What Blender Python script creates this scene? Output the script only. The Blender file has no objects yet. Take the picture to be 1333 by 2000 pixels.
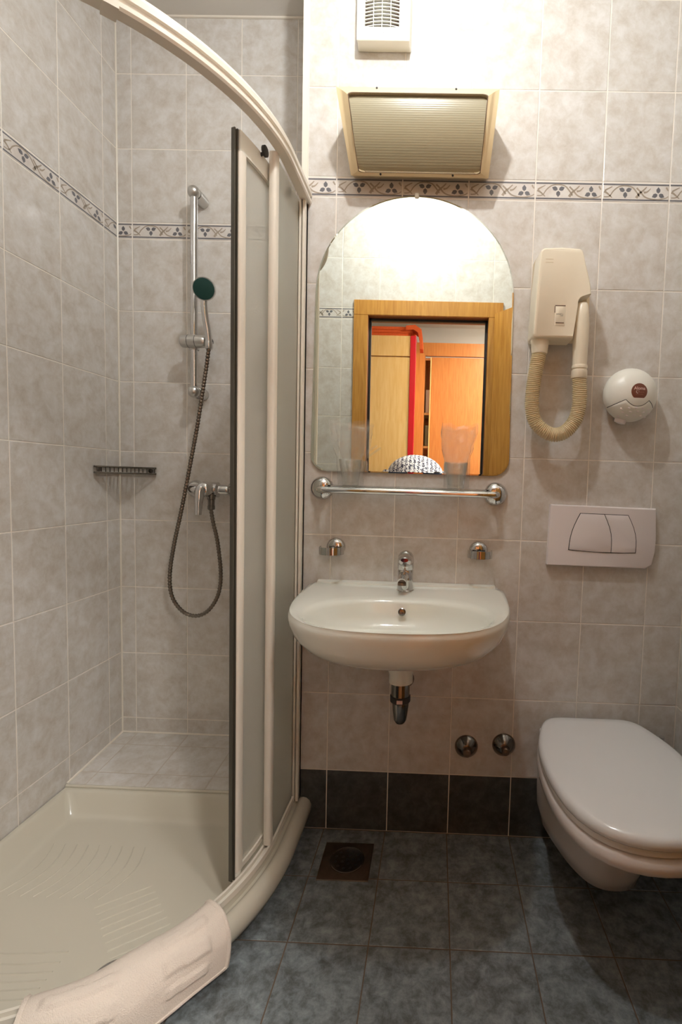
import bpy, math, random
from mathutils import Vector, Matrix
random.seed(7)
PI = math.pi
sc = bpy.context.scene
COL = sc.collection

# ------------------------------------------------------------------ camera
cam_d = bpy.data.cameras.new('camera')
cam = bpy.data.objects.new('camera', cam_d)
COL.objects.link(cam)
sc.camera = cam
CAM = Vector((.3286, -1.5233, 1.1497))
def cam_axes(pitch=.0632, roll=.0294, yaw=-.018):
    cy, sy, cp, sp, cr, sr = math.cos(yaw), math.sin(yaw), math.cos(pitch), math.sin(pitch), math.cos(roll), math.sin(roll)
    f = Vector((sy*cp, cy*cp, -sp)); r = Vector((cy, -sy, 0)); u = r.cross(f)
    return cr*r + sr*u, -sr*r + cr*u, f
_r, _u, _f = cam_axes()
cam.matrix_world = Matrix(((_r.x, _u.x, -_f.x, CAM.x), (_r.y, _u.y, -_f.y, CAM.y), (_r.z, _u.z, -_f.z, CAM.z), (0, 0, 0, 1)))
cam_d.sensor_width = 36
cam_d.lens = 948.68/2000*36
cam_d.shift_x = -167.16/2000
cam_d.clip_start = .02

# ------------------------------------------------------------------ world, exposure
w = bpy.data.worlds.new('world'); sc.world = w; w.use_nodes = True
w.node_tree.nodes['Background'].inputs[0].default_value = (.75, .8, .9, 1)
w.node_tree.nodes['Background'].inputs[1].default_value = .12
sc.view_settings.view_transform = 'Standard'
sc.view_settings.look = 'None'
sc.view_settings.gamma = 1
sc.view_settings.use_curve_mapping = False
sc.view_settings.exposure = 0.5
sc.cycles.transparent_max_bounces = 40
CEIL_LAMP = 490.0      # emission of the bathroom's ceiling lamp
HALL_FILL = 90.0      # emission of the fill lamp added in the hall

# ------------------------------------------------------------------ materials
def new_mat(name):
    m = bpy.data.materials.new(name); m.use_nodes = True
    return m, m.node_tree, m.node_tree.nodes['Principled BSDF']
def lin(*c):
    return tuple((x/255/12.92 if x/255 <= .04045 else ((x/255+.055)/1.055)**2.4) for x in c) + (1,)
def mat(name, col, rough=.4, metal=0., bump=0., bscale=200., coat=0., spec=.5, vary=0., **kw):
    m, nt, b = new_mat(name)
    b.inputs['Base Color'].default_value = col
    b.inputs['Roughness'].default_value = rough
    b.inputs['Metallic'].default_value = metal
    b.inputs['Specular IOR Level'].default_value = spec
    if coat:
        b.inputs['Coat Weight'].default_value = coat; b.inputs['Coat Roughness'].default_value = .05
    if bump or vary:
        t = nt.nodes.new('ShaderNodeTexCoord')
        n = nt.nodes.new('ShaderNodeTexNoise'); n.inputs['Scale'].default_value = bscale; n.inputs['Detail'].default_value = 4
        nt.links.new(t.outputs['Object'], n.inputs['Vector'])
        if bump:
            bp = nt.nodes.new('ShaderNodeBump'); bp.inputs['Strength'].default_value = bump; bp.inputs['Distance'].default_value = .002
            nt.links.new(n.outputs['Fac'], bp.inputs['Height']); nt.links.new(bp.outputs[0], b.inputs['Normal'])
        if vary:
            mx = nt.nodes.new('ShaderNodeMix'); mx.data_type = 'RGBA'
            mx.inputs['A'].default_value = tuple(c*(1-vary) for c in col[:3]) + (1,)
            mx.inputs['B'].default_value = tuple(min(1, c*(1+vary)) for c in col[:3]) + (1,)
            nt.links.new(n.outputs['Fac'], mx.inputs['Factor']); nt.links.new(mx.outputs['Result'], b.inputs['Base Color'])
    for k, v in kw.items():
        b.inputs[k].default_value = v
    return m
def tile_mat(name, stops, rough, scale, bump=.15, nrough=.66):
    m, nt, b = new_mat(name)
    L = nt.links.new
    g = nt.nodes.new('ShaderNodeNewGeometry'); oi = nt.nodes.new('ShaderNodeObjectInfo')
    ml = nt.nodes.new('ShaderNodeMath'); ml.operation = 'MULTIPLY'; ml.inputs[1].default_value = 37.
    L(oi.outputs['Random'], ml.inputs[0])
    ad = nt.nodes.new('ShaderNodeVectorMath'); ad.operation = 'ADD'
    L(g.outputs['Position'], ad.inputs[0]); L(ml.outputs[0], ad.inputs[1])
    n = nt.nodes.new('ShaderNodeTexNoise'); n.inputs['Scale'].default_value = scale; n.inputs['Detail'].default_value = 9
    n.inputs['Roughness'].default_value = nrough; n.inputs['Distortion'].default_value = .25
    L(ad.outputs[0], n.inputs['Vector'])
    r = nt.nodes.new('ShaderNodeValToRGB')
    e = r.color_ramp.elements
    while len(e) < len(stops): e.new(.5)
    for q, (p, c) in zip(e, stops): q.position = p; q.color = c
    L(n.outputs['Fac'], r.inputs['Fac'])
    L(r.outputs['Color'], b.inputs['Base Color'])
    b.inputs['Roughness'].default_value = rough
    n2 = nt.nodes.new('ShaderNodeTexNoise'); n2.inputs['Scale'].default_value = 28; n2.inputs['Detail'].default_value = 2
    L(ad.outputs[0], n2.inputs['Vector'])
    bp = nt.nodes.new('ShaderNodeBump'); bp.inputs['Strength'].default_value = bump; bp.inputs['Distance'].default_value = .003
    L(n2.outputs['Fac'], bp.inputs['Height']); L(bp.outputs[0], b.inputs['Normal'])
    return m
def wood_mat(name, c1, c2, rough=.35, axis=(14, 14, 1.2)):
    m, nt, b = new_mat(name)
    L = nt.links.new
    t = nt.nodes.new('ShaderNodeTexCoord'); mp = nt.nodes.new('ShaderNodeMapping'); mp.inputs['Scale'].default_value = axis
    L(t.outputs['Object'], mp.inputs['Vector'])
    n = nt.nodes.new('ShaderNodeTexNoise'); n.inputs['Scale'].default_value = 5; n.inputs['Detail'].default_value = 6; n.inputs['Distortion'].default_value = .6
    L(mp.outputs[0], n.inputs['Vector'])
    r = nt.nodes.new('ShaderNodeValToRGB'); r.color_ramp.elements[0].position = .3; r.color_ramp.elements[1].position = .72
    r.color_ramp.elements[0].color = c1; r.color_ramp.elements[1].color = c2
    L(n.outputs['Fac'], r.inputs['Fac']); L(r.outputs[0], b.inputs['Base Color'])
    b.inputs['Roughness'].default_value = rough
    return m
M = {}
M['tile'] = tile_mat('glazed_stone_tile', [(.28, lin(193, 184, 172)), (.43, lin(205, 198, 189)), (.52, lin(211, 206, 199)), (.60, lin(216, 212, 207)), (.76, lin(225, 223, 219))], .16, 21., .12, .7)
M['tile_dark'] = tile_mat('dark_slate_tile', [(.3, lin(48, 48, 46)), (.5, lin(70, 71, 69)), (.7, lin(92, 95, 94))], .3, 24., .15, .72)
M['tile_floor'] = tile_mat('blue_slate_tile', [(.32, lin(80, 82, 80)), (.44, lin(108, 113, 114)), (.54, lin(130, 138, 141)), (.70, lin(160, 168, 171))], .32, 26., .25, .74)
M['grout'] = mat('white_grout', lin(238, 230, 219), .8, bump=.2)
M['grout_beige'] = mat('beige_grout', lin(192, 180, 166), .85, bump=.2)
M['grout_floor'] = mat('brown_grout', lin(112, 96, 82), .9, bump=.2)
M['border'] = tile_mat('border_ground', [(.3, lin(208, 198, 190)), (.7, lin(226, 222, 216))], .25, 18.)
M['ink'] = mat('border_slate_ink', lin(106, 105, 109), .3, vary=.15, bscale=60)
M['vine'] = mat('border_vine_ink', lin(164, 150, 133), .3, vary=.12, bscale=60)
M['plaster'] = mat('white_plaster', lin(232, 228, 220), .85, bump=.15, bscale=90)
M['ceramic'] = mat('white_ceramic', lin(231, 232, 222), .08, coat=.4)
M['ceramic_wc'] = mat('toilet_ceramic', lin(232, 224, 219), .1, coat=.3)
M['seat'] = mat('white_duroplast', lin(236, 235, 234), .18, coat=.3)
M['acrylic'] = mat('tray_enamel', lin(205, 198, 181), .16, coat=.2)
M['cream_pvc'] = mat('cream_lacquered_aluminium', lin(232, 224, 210), .28)
M['white_pvc'] = mat('white_plastic', lin(238, 236, 226), .35)
M['plate'] = mat('flush_plate_plastic', lin(238, 230, 229), .32)
M['cream_plastic'] = mat('ivory_plastic', lin(240, 230, 208), .3)
M['cream_dark'] = mat('ivory_shade_plastic', lin(222, 205, 172), .4)
M['hose_plastic'] = mat('aged_ivory_hose', lin(222, 205, 168), .45)
M['black'] = mat('black_rubber', (.012, .012, .012, 1), .5)
M['seam'] = mat('dark_seam', (.03, .028, .026, 1), .6)
M['brown_seam'] = mat('brown_slot', lin(110, 84, 66), .5)
M['seal'] = mat('grey_seal', lin(78, 74, 64), .3)
M['chrome'] = mat('chrome', (.64, .635, .63, 1), .06, 1.)
M['satin'] = mat('satin_metal', (.6, .59, .57, 1), .28, 1.)
M['dark_chrome'] = mat('tarnished_chrome', (.22, .20, .18, 1), .16, 1.)
M['hose_metal'] = mat('bronzed_steel_hose', (.20, .175, .145, 1), .3, 1.)
M['steel'] = mat('drain_steel', (.26, .2, .15, 1), .33, 1., vary=.25, bscale=40)
M['green'] = mat('dark_green_spray_face', lin(10, 58, 52), .35)
M['gold'] = mat('champagne_lacquer', lin(222, 200, 158), .3)
M['brown_label'] = mat('brown_label', lin(122, 70, 52), .4)
M['pale_print'] = mat('pale_print', lin(226, 192, 182), .5)
M['mid_print'] = mat('faded_print', lin(168, 116, 96), .5)
M['ink_text'] = mat('grey_print', lin(84, 84, 98), .6)
M['towel'] = mat('white_terry', lin(236, 222, 208), .95, bump=1., bscale=420, vary=.06, spec=.1)
M['mirror'] = mat('silvered_glass', (.90, .935, .87, 1), .0, 1.)
M['mirror_edge'] = mat('mirror_edge', lin(190, 196, 180), .1, 1.)
M['wood'] = wood_mat('honey_veneer', lin(176, 118, 44), lin(206, 150, 70))
M['wood_dark'] = wood_mat('dark_veneer', lin(122, 66, 30), lin(150, 86, 42))
M['wood_pale'] = wood_mat('pale_beech', lin(232, 184, 108), lin(243, 204, 138))
M['wood_orange'] = wood_mat('orange_beech', lin(190, 114, 50), lin(206, 134, 66))
M['red'] = mat('red_edge', lin(206, 18, 34), .3)
M['orange_cloth'] = mat('orange_blanket', lin(206, 84, 30), .95, bump=.6, bscale=120, vary=.2)
M['parquet'] = wood_mat('hall_parquet', lin(150, 96, 54), lin(176, 120, 70), .4, (1.5, 9, 9))
M['skin'] = mat('skin', lin(214, 164, 140), .5)
M['hair'] = mat('brown_hair', lin(62, 42, 30), .6)
M['denim'] = mat('denim', lin(52, 62, 86), .9, bump=.3)
M['camera_black'] = mat('camera_shell', (.02, .02, .02, 1), .45, bump=.2)
M['paper'] = mat('paper_white', lin(238, 236, 230), .8)
M['green_box'] = mat('sage_box', lin(150, 160, 132), .7)

def sweater():
    m, nt, b = new_mat('zigzag_knit'); L = nt.links.new
    t = nt.nodes.new('ShaderNodeTexCoord')
    wv = nt.nodes.new('ShaderNodeTexWave'); wv.inputs['Scale'].default_value = 11; wv.inputs['Distortion'].default_value = 7
    wv.inputs['Detail'].default_value = 2; wv.inputs['Detail Scale'].default_value = 9
    L(t.outputs['Object'], wv.inputs['Vector'])
    r = nt.nodes.new('ShaderNodeValToRGB'); r.color_ramp.interpolation = 'CONSTANT'
    r.color_ramp.elements[0].color = lin(60, 60, 82); r.color_ramp.elements[1].position = .42; r.color_ramp.elements[1].color = lin(236, 234, 236)
    L(wv.outputs['Fac'], r.inputs[0]); L(r.outputs[0], b.inputs['Base Color']); b.inputs['Roughness'].default_value = .9
    return m
M['sweater'] = sweater()
def glass_clear():
    m, nt, b = new_mat('clear_glass')
    b.inputs['Base Color'].default_value = (.97, .98, .97, 1); b.inputs['Roughness'].default_value = .02
    b.inputs['Transmission Weight'].default_value = 1; b.inputs['IOR'].default_value = 1.45
    return m
M['glass'] = glass_clear()
def sheet(name, tint, gloss, trans, rough, bump, bscale, milky=(.8, .8, .76, 1), pwr=4, base=.03):
    # thin pane or film: part passes straight through, part scatters, a Fresnel share reflects
    m, nt, b = new_mat(name); L = nt.links.new; N = nt.nodes.new
    out = nt.nodes['Material Output']
    tr = N('ShaderNodeBsdfTransparent'); tr.inputs[0].default_value = tint
    tl = N('ShaderNodeBsdfTranslucent'); tl.inputs[0].default_value = milky
    df = N('ShaderNodeBsdfDiffuse'); df.inputs[0].default_value = milky
    gl = N('ShaderNodeBsdfGlossy'); gl.inputs['Roughness'].default_value = rough
    t = N('ShaderNodeTexCoord'); n = N('ShaderNodeTexNoise'); n.inputs['Scale'].default_value = bscale; n.inputs['Detail'].default_value = 3
    L(t.outputs['Object'], n.inputs['Vector'])
    bp = N('ShaderNodeBump'); bp.inputs['Strength'].default_value = bump; bp.inputs['Distance'].default_value = .002
    L(n.outputs['Fac'], bp.inputs['Height'])
    for q in (df, gl): L(bp.outputs[0], q.inputs['Normal'])
    a = N('ShaderNodeMixShader'); a.inputs[0].default_value = .5; L(tl.outputs[0], a.inputs[1]); L(df.outputs[0], a.inputs[2])
    c = N('ShaderNodeMixShader'); c.inputs[0].default_value = trans; L(a.outputs[0], c.inputs[1]); L(tr.outputs[0], c.inputs[2])
    lw = N('ShaderNodeLayerWeight'); pw = N('ShaderNodeMath'); pw.operation = 'POWER'; pw.inputs[1].default_value = pwr; L(lw.outputs['Facing'], pw.inputs[0]); fr = N('ShaderNodeMath'); fr.operation = 'MULTIPLY_ADD'; fr.inputs[1].default_value = gloss; fr.inputs[2].default_value = base; L(pw.outputs[0], fr.inputs[0])
    d = N('ShaderNodeMixShader'); L(fr.outputs[0], d.inputs[0]); L(c.outputs[0], d.inputs[1]); L(gl.outputs[0], d.inputs[2])
    L(d.outputs[0], out.inputs[0])
    return m
M['frosted'] = sheet('frosted_pane', (.93, .93, .90, 1), .25, .55, .25, .5, 260, (.80, .79, .74, 1))
M['film'] = sheet('cellophane', (.99, .99, .99, 1), .5, .94, .13, 1., 45, (.95, .95, .95, 1), 3, .06)
M['thin_glass'] = sheet('tumbler_glass', (.97, .98, .975, 1), .9, .97, .04, .2, 30, (.95, .95, .95, 1), 2.2, .07)
def diffuser():
    m, nt, b = new_mat('ribbed_diffuser'); L = nt.links.new
    b.inputs['Base Color'].default_value = lin(160, 150, 122); b.inputs['Roughness'].default_value = .3
    t = nt.nodes.new('ShaderNodeTexCoord'); mp = nt.nodes.new('ShaderNodeMapping')
    wv = nt.nodes.new('ShaderNodeTexWave'); wv.bands_direction = 'Z'; wv.inputs['Scale'].default_value = 60
    L(t.outputs['Object'], mp.inputs[0]); L(mp.outputs[0], wv.inputs['Vector'])
    bp = nt.nodes.new('ShaderNodeBump'); bp.inputs['Strength'].default_value = .11; bp.inputs['Distance'].default_value = .002
    L(wv.outputs['Fac'], bp.inputs['Height']); L(bp.outputs[0], b.inputs['Normal'])
    return m
M['diffuser'] = diffuser()
def emitter(name, col, s):
    m, nt, b = new_mat(name)
    b.inputs['Base Color'].default_value = (.9, .9, .88, 1)
    b.inputs['Emission Color'].default_value = col; b.inputs['Emission Strength'].default_value = s
    return m
M['lit_globe'] = emitter('lit_opal_globe', (.96, .985, 1, 1), CEIL_LAMP)
M['fill_panel'] = emitter('fill_panel', (1, .97, .93, 1), HALL_FILL)

# ------------------------------------------------------------------ mesh helpers
class B:
    """vertices, faces and a material slot per face, in world coordinates"""
    def __init__(s): s.v = []; s.f = []; s.m = []
    def add(s, vs, fs, mi=0):
        k = len(s.v); s.v += [tuple(p) for p in vs]
        for f in fs: s.f.append(tuple(i+k for i in f)); s.m.append(mi)
    def box(s, x0, x1, y0, y1, z0, z1, mi=0):
        s.add([(x0, y0, z0), (x1, y0, z0), (x1, y1, z0), (x0, y1, z0), (x0, y0, z1), (x1, y0, z1), (x1, y1, z1), (x0, y1, z1)],
              [(0, 3, 2, 1), (4, 5, 6, 7), (0, 1, 5, 4), (1, 2, 6, 5), (2, 3, 7, 6), (3, 0, 4, 7)], mi)
    def cbox(s, x0, x1, y0, y1, z0, z1, c=.003, mi=0):
        """box with chamfered edges, lofted along y"""
        def rect(i): return [(x0+i+c, z0+i), (x1-i-c, z0+i), (x1-i, z0+i+c), (x1-i, z1-i-c), (x1-i-c, z1-i), (x0+i+c, z1-i), (x0+i, z1-i-c), (x0+i, z0+i+c)]
        s.loft([[(p[0], y, p[1]) for p in rect(i)] for y, i in ((y0, c), (y0+c, 0), (y1-c, 0), (y1, c))], True, True, mi)
    def loft(s, loops, cap0=True, cap1=True, mi=0, closed=True):
        n = len(loops[0]); k = len(s.v)
        for l in loops: s.v += [tuple(p) for p in l]
        for a in range(len(loops)-1):
            for i in range(n if closed else n-1):
                j = (i+1) % n
                s.f.append((k+a*n+i, k+a*n+j, k+(a+1)*n+j, k+(a+1)*n+i)); s.m.append(mi)
        if cap0: s.f.append(tuple(k+i for i in reversed(range(n)))); s.m.append(mi)
        if cap1: s.f.append(tuple(k+(len(loops)-1)*n+i for i in range(n))); s.m.append(mi)
    def tube(s, pts, r, n=10, mi=0, cap=True, closed=False):
        pts = [Vector(p) for p in pts]; k = len(pts)
        rr = r if isinstance(r, (list, tuple)) else [r]*k
        loops = []; up = None
        for i, p in enumerate(pts):
            if closed: t = pts[(i+1) % k] - pts[i-1]
            else: t = pts[min(i+1, k-1)] - pts[max(i-1, 0)]
            t.normalize()
            if up is None: up = t.orthogonal().normalized()
            up = (up - t*up.dot(t)).normalized(); sd = t.cross(up)
            loops.append([p + (up*math.cos(2*PI*j/n) + sd*math.sin(2*PI*j/n))*rr[i] for j in range(n)])
        if closed: loops.append(loops[0])
        s.loft(loops, cap and not closed, cap and not closed, mi)
    def lathe(s, prof, o, ax=(0, 0, 1), n=24, mi=0, cap=True, sx=1.):
        """prof: (radius, distance along the axis)"""
        a = Vector(ax).normalized(); u = Vector((1, 0, 0)) if abs(a.x) < .9 else Vector((0, 1, 0))
        u = (u - a*u.dot(a)).normalized(); v = a.cross(u); o = Vector(o)
        s.loft([[o + a*h + (u*math.cos(2*PI*j/n)*sx + v*math.sin(2*PI*j/n))*r for j in range(n)] for r, h in prof], cap, cap, mi)
    def prism(s, poly, d0, d1, axis='y', ch=0., mi=0):
        """poly in the two other axes; ch insets the d1 end towards the middle"""
        cx = sum(p[0] for p in poly)/len(poly); cy = sum(p[1] for p in poly)/len(poly)
        def P(p, d, i):
            a, b = p
            if i:
                l = math.hypot(a-cx, b-cy) or 1; a -= (a-cx)/l*i; b -= (b-cy)/l*i
            return {'y': (a, d, b), 'z': (a, b, d), 'x': (d, a, b)}[axis]
        if ch:
            sg = 1 if d1 > d0 else -1
            rows = [(d0, 0), (d1-sg*ch, 0), (d1-sg*ch*.3, ch*.3), (d1, ch)]
        else: rows = [(d0, 0), (d1, 0)]
        s.loft([[P(p, d, i) for p in poly] for d, i in rows], True, True, mi)
    def sphere(s, c, r, n=16, mi=0, sc_=(1, 1, 1)):
        c = Vector(c); m = n//2
        s.loft([[c + Vector((math.cos(2*PI*j/n)*math.sin(PI*(i+.02)/(m+.04))*r*sc_[0], math.sin(2*PI*j/n)*math.sin(PI*(i+.02)/(m+.04))*r*sc_[1], -math.cos(PI*(i+.02)/(m+.04))*r*sc_[2])) for j in range(n)] for i in range(m+1)], True, True, mi)
def origin(o):
    v = Vector((0, 0, 0))
    while o: v += o.location; o = o.parent
    return v
def obj(name, b, mats, parent=None, smooth=35., recalc=True):
    o0 = origin(parent)
    me = bpy.data.meshes.new(name)
    me.from_pydata([(p[0]-o0.x, p[1]-o0.y, p[2]-o0.z) for p in b.v], [], b.f)
    for m in (mats if isinstance(mats, (list, tuple)) else [mats]): me.materials.append(M[m] if isinstance(m, str) else m)
    me.polygons.foreach_set('material_index', b.m)
    if recalc:
        import bmesh
        bm = bmesh.new(); bm.from_mesh(me); bmesh.ops.recalc_face_normals(bm, faces=bm.faces); bm.to_mesh(me); bm.free()
    if smooth:
        me.polygons.foreach_set('use_smooth', [True]*len(me.polygons)); me.set_sharp_from_angle(angle=math.radians(smooth))
    me.update()
    o = bpy.data.objects.new(name, me); COL.objects.link(o)
    if parent: o.parent = parent
    return o
def tag(o, label=None, cat=None, group=None, kind=None):
    for k, v in (('label', label), ('category', cat), ('group', group), ('kind', kind)):
        if v: o[k] = v
    return o
def thing(name, loc, label, cat, group=None):
    o = bpy.data.objects.new(name, None); COL.objects.link(o); o.location = loc; o.empty_display_size = .05
    return tag(o, label, cat, group)
def dup(o, parent=None, loc=None):
    c = o.copy(); COL.objects.link(c)
    if parent: c.parent = parent
    if loc: c.location = loc
    for ch in list(o.children): dup(ch, c)
    return c
def text_mesh(name, s, size, mats, parent, place, align='CENTER', bold=0.):
    """flat lettering; place(x, y) gives the world point of a point of the text"""
    cu = bpy.data.curves.new(name, 'FONT'); cu.body = s; cu.size = size; cu.align_x = align; cu.align_y = 'CENTER'; cu.offset = bold
    cu.resolution_u = 3
    t = bpy.data.objects.new(name+'_src', cu); COL.objects.link(t)
    bpy.context.view_layer.update()
    me = bpy.data.meshes.new_from_object(t.evaluated_get(bpy.context.evaluated_depsgraph_get()))
    b = B(); b.add([place(v.co.x, v.co.y) for v in me.vertices], [tuple(p.vertices) for p in me.polygons])
    bpy.data.objects.remove(t); bpy.data.meshes.remove(me)
    return obj(name, b, mats, parent, smooth=0, recalc=False)
def catmull(pts, n=6, closed=False):
    P = [Vector(p) for p in pts]; out = []; k = len(P)
    for i in range(k if closed else k-1):
        if closed: a, b_, c, d = P[i-1], P[i], P[(i+1) % k], P[(i+2) % k]
        else: a, b_, c, d = P[max(i-1, 0)], P[i], P[i+1], P[min(i+2, k-1)]
        for j in range(n):
            t = j/n
            out.append(.5*((2*b_) + (c-a)*t + (2*a-5*b_+4*c-d)*t*t + (3*b_-a-3*c+d)*t**3))
    if not closed: out.append(P[-1])
    return out
def ray_outline(poly, c, n):
    """n points where rays from c leave the closed 2D polygon"""
    out = []
    for i in range(n):
        a = 2*PI*i/n; dx, dy = math.cos(a), math.sin(a); best = 0
        for j in range(len(poly)):
            x1, y1 = poly[j][0]-c[0], poly[j][1]-c[1]; x2, y2 = poly[(j+1) % len(poly)][0]-c[0], poly[(j+1) % len(poly)][1]-c[1]
            ex, ey = x2-x1, y2-y1; den = dx*ey-dy*ex
            if abs(den) < 1e-12: continue
            t = (x1*ey-y1*ex)/den; s = (x1*dy-y1*dx)/den
            if t > 0 and -1e-9 <= s <= 1+1e-9: best = max(best, t)
        out.append((c[0]+dx*best, c[1]+dy*best))
    return out
def rrect(x0, x1, z0, z1, r, k=5):
    out = []
    for cx, cz, a0 in ((x1-r, z0+r, -90), (x1-r, z1-r, 0), (x0+r, z1-r, 90), (x0+r, z0+r, 180)):
        for j in range(k+1):
            a = math.radians(a0+90*j/k); out.append((cx+r*math.cos(a), cz+r*math.sin(a)))
    return out

# ------------------------------------------------------------------ the room
H, Z0, BH, TW = .2572, .2008, .0581, .2
ZB = Z0 + 7*H                       # bottom of the patterned border course
ROWS = [(0, Z0, 'd')] + [(Z0+i*H, Z0+(i+1)*H, 't') for i in range(7)] + [(ZB, ZB+BH, 'b'), (ZB+BH, ZB+BH+H, 't'), (ZB+BH+H, ZB+BH+2*H, 't'), (ZB+BH+2*H, 2.77, 't')]
XL, XN, XR, YN, YD, ZC = -.8639, -.1, 1.116, .2885, -1.13, 2.77
GAP, PROUD = .0030, .0009
def border_inlay(b, w, h, shift):
    """printed motif: two slate lines, trefoils and vine scrolls; shift is where the cut piece starts on the full tile"""
    def poly(pts, mi):
        if all(-w/2+.001 < p[0] < w/2-.001 for p in pts):
            b.add([(p[0], p[1], .00025) for p in pts], [tuple(range(len(pts)))], mi)
    for v in (-h/2+.0055, h/2-.0055):
        b.add([(-w/2+.0005, v-.0021, .00025), (w/2-.0005, v-.0021, .00025), (w/2-.0005, v+.0021, .00025), (-w/2+.0005, v+.0021, .00025)], [(0, 1, 2, 3)], 1)
    def at(u): return u - shift - w/2
    def leaf(u, v, ang, l, wd, mi):
        c, s = math.cos(math.radians(ang)), math.sin(math.radians(ang))
        poly([(at(u)+x*c-y*s, v+x*s+y*c) for x, y in ((.002, 0), (l*.3, -wd*.42), (l*.62, -wd*.5), (l, 0), (l*.62, wd*.5), (l*.3, wd*.42))], mi)
    def scroll(pts, w0, w1, mi=2):
        P = catmull([(p[0], p[1], 0) for p in pts], 5)
        for i in range(len(P)-1):
            d = P[i+1]-P[i]; d = Vector((-d.y, d.x, 0)).normalized()
            a = (w0+(w1-w0)*i/len(P))*.72; c = (w0+(w1-w0)*(i+1)/len(P))*.72
            poly([(at(q.x), q.y) for q in (P[i]-d*a, P[i+1]-d*c, P[i+1]+d*c, P[i]+d*a)], mi)
    for a in (158, 22, -90): leaf(.067, .003, a, .0205, .0125, 1)
    for a in (90, 205, -25): leaf(.165, -.004, a, .0205, .0125, 1)
    scroll([(.004, -.014), (.02, -.012), (.032, .004), (.048, .016), (.067, .0185), (.086, .015), (.098, .004), (.11, -.012)], .0022, .003)
    scroll([(.1, .013), (.112, .002), (.125, -.012), (.145, -.0185), (.168, -.019), (.19, -.014), (.198, -.004)], .0035, .0018)
    scroll([(.004, .002), (.014, -.004), (.028, -.016)], .005, .0015)
    scroll([(.028, .016), (.016, .010), (.006, .004)], .0015, .004)
    scroll([(.13, .016), (.12, .006), (.108, -.004), (.1, -.016)], .002, .006)
    scroll([(.142, .012), (.132, .002), (.122, .0)], .0015, .005)
    scroll([(.188, .016), (.194, .006)], .004, .002)
TILE = {}
def tile(parent, c, u, v, w, h, kind, shift=0.):
    """one tile: a chamfered slab whose face stands PROUD of the grout; meshes are shared between alike tiles"""
    key = (round(w, 4), round(h, 4), kind, round(shift, 3))
    if key not in TILE:
        b = B(); a, d = (w-GAP)/2, (h-GAP)/2; ch = .0012
        fr = [(-a+ch, -d+ch, 0), (a-ch, -d+ch, 0), (a-ch, d-ch, 0), (-a+ch, d-ch, 0)]
        ed = [(-a, -d, -ch*.6), (a, -d, -ch*.6), (a, d, -ch*.6), (-a, d, -ch*.6)]
        bk = [(p[0], p[1], -.005) for p in ed]
        b.add(fr+ed+bk, [(0, 1, 2, 3)] + [(i+4, (i+1) % 4+4, (i+1) % 4, i) for i in range(4)] + [(i+8, (i+1) % 4+8, (i+1) % 4+4, i+4) for i in range(4)])
        mats = {'t': ['tile'], 'd': ['tile_dark'], 'f': ['tile_floor'], 'b': ['border', 'ink', 'vine']}[kind]
        if kind == 'b': border_inlay(b, w-GAP, h-GAP, shift)
        o = obj('border_tile' if kind == 'b' else 'tile', b, mats, None, smooth=0, recalc=False)
        TILE[key] = o.data
    else:
        o = bpy.data.objects.new('border_tile' if kind == 'b' else 'tile', TILE[key]); COL.objects.link(o)
    n = u.cross(v)
    R = Matrix((u, v, n)).transposed().to_euler()
    q = .0016 if kind != 'f' else .001
    o.rotation_euler = (R.x+random.uniform(-q, q), R.y+random.uniform(-q, q), R.z+random.uniform(-q, q)*.4)
    o.location = Vector(c) + n*random.uniform(-.0002, .0002)
    o.parent = parent
    return o
def clad(parent, org, u, u0, u1, first, hole=None, z0=0., z1=9., low='d'):
    """courses of tiles over u in [u0, u1] and z; vertical joints at first + k*TW; hole = (ua, ub, ztop)"""
    org, u, v = Vector(org), Vector(u), Vector((0, 0, 1))
    k0 = math.floor((u0-first)/TW)
    for (za, zb, kd) in ROWS:
        if kd == 'd': kd = low
        za, zb = max(za, z0), min(zb, z1)
        if zb-za < .012: continue
        k = k0
        while first+k*TW < u1-.004:
            a, b_ = max(u0, first+k*TW), min(u1, first+(k+1)*TW)
            base = first+k*TW; k += 1
            if b_-a < .008: continue
            rects = [(a, b_, za, zb)]
            if hole:
                ha, hb, hz = hole; rects = []
                if zb <= hz and a >= ha and b_ <= hb: continue
                if za >= hz or b_ <= ha or a >= hb: rects = [(a, b_, za, zb)]
                else:
                    if a < ha: rects.append((a, ha, za, zb))
                    if b_ > hb: rects.append((hb, b_, za, zb))
                    if zb > hz: rects.append((max(a, ha), min(b_, hb), hz, zb))
            for (p, q, r, s) in rects:
                if q-p < .008 or s-r < .008: continue
                tile(parent, org+u*((p+q)/2)+v*((r+s)/2), u, v, q-p, s-r, kd, p-base)
def struct(name, b, m, parent=None, smooth=0):
    o = obj(name, b, m, parent, smooth)
    if parent is None: o['kind'] = 'structure'
    return o
P = PROUD
# sink wall, niche walls, side walls, door wall
b = B(); b.box(XN+P, XR+.1, P, .2885+.1, 0, ZC); wall_back = struct('wall_back', b, 'grout')
clad(wall_back, (0, 0, 0), (1, 0, 0), XN+.012, XR, 0.)
clad(wall_back, (XN, .0, 0), (0, -1, 0), -YN, -.012, -.2, z0=.14, low='t')
b = B(); b.box(XL-.1, XN, YN+P, YN+.1, 0, ZC); wall_niche = struct('wall_niche', b, 'grout')
clad(wall_niche, (0, YN, 0), (1, 0, 0), XL, XN, XL+.0557-.2, z0=.13, low='t')
b = B(); b.box(XL-.1, XL-P, YD, YN, 0, ZC); wall_left = struct('wall_left', b, 'grout')
clad(wall_left, (XL, 0, 0), (0, 1, 0), YD, YN, YN-.0727-.2*8, z0=.03, low='t')
b = B(); b.box(XR+P, XR+.1, YD, 0, 0, ZC); wall_right = struct('wall_right', b, 'grout')
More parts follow.
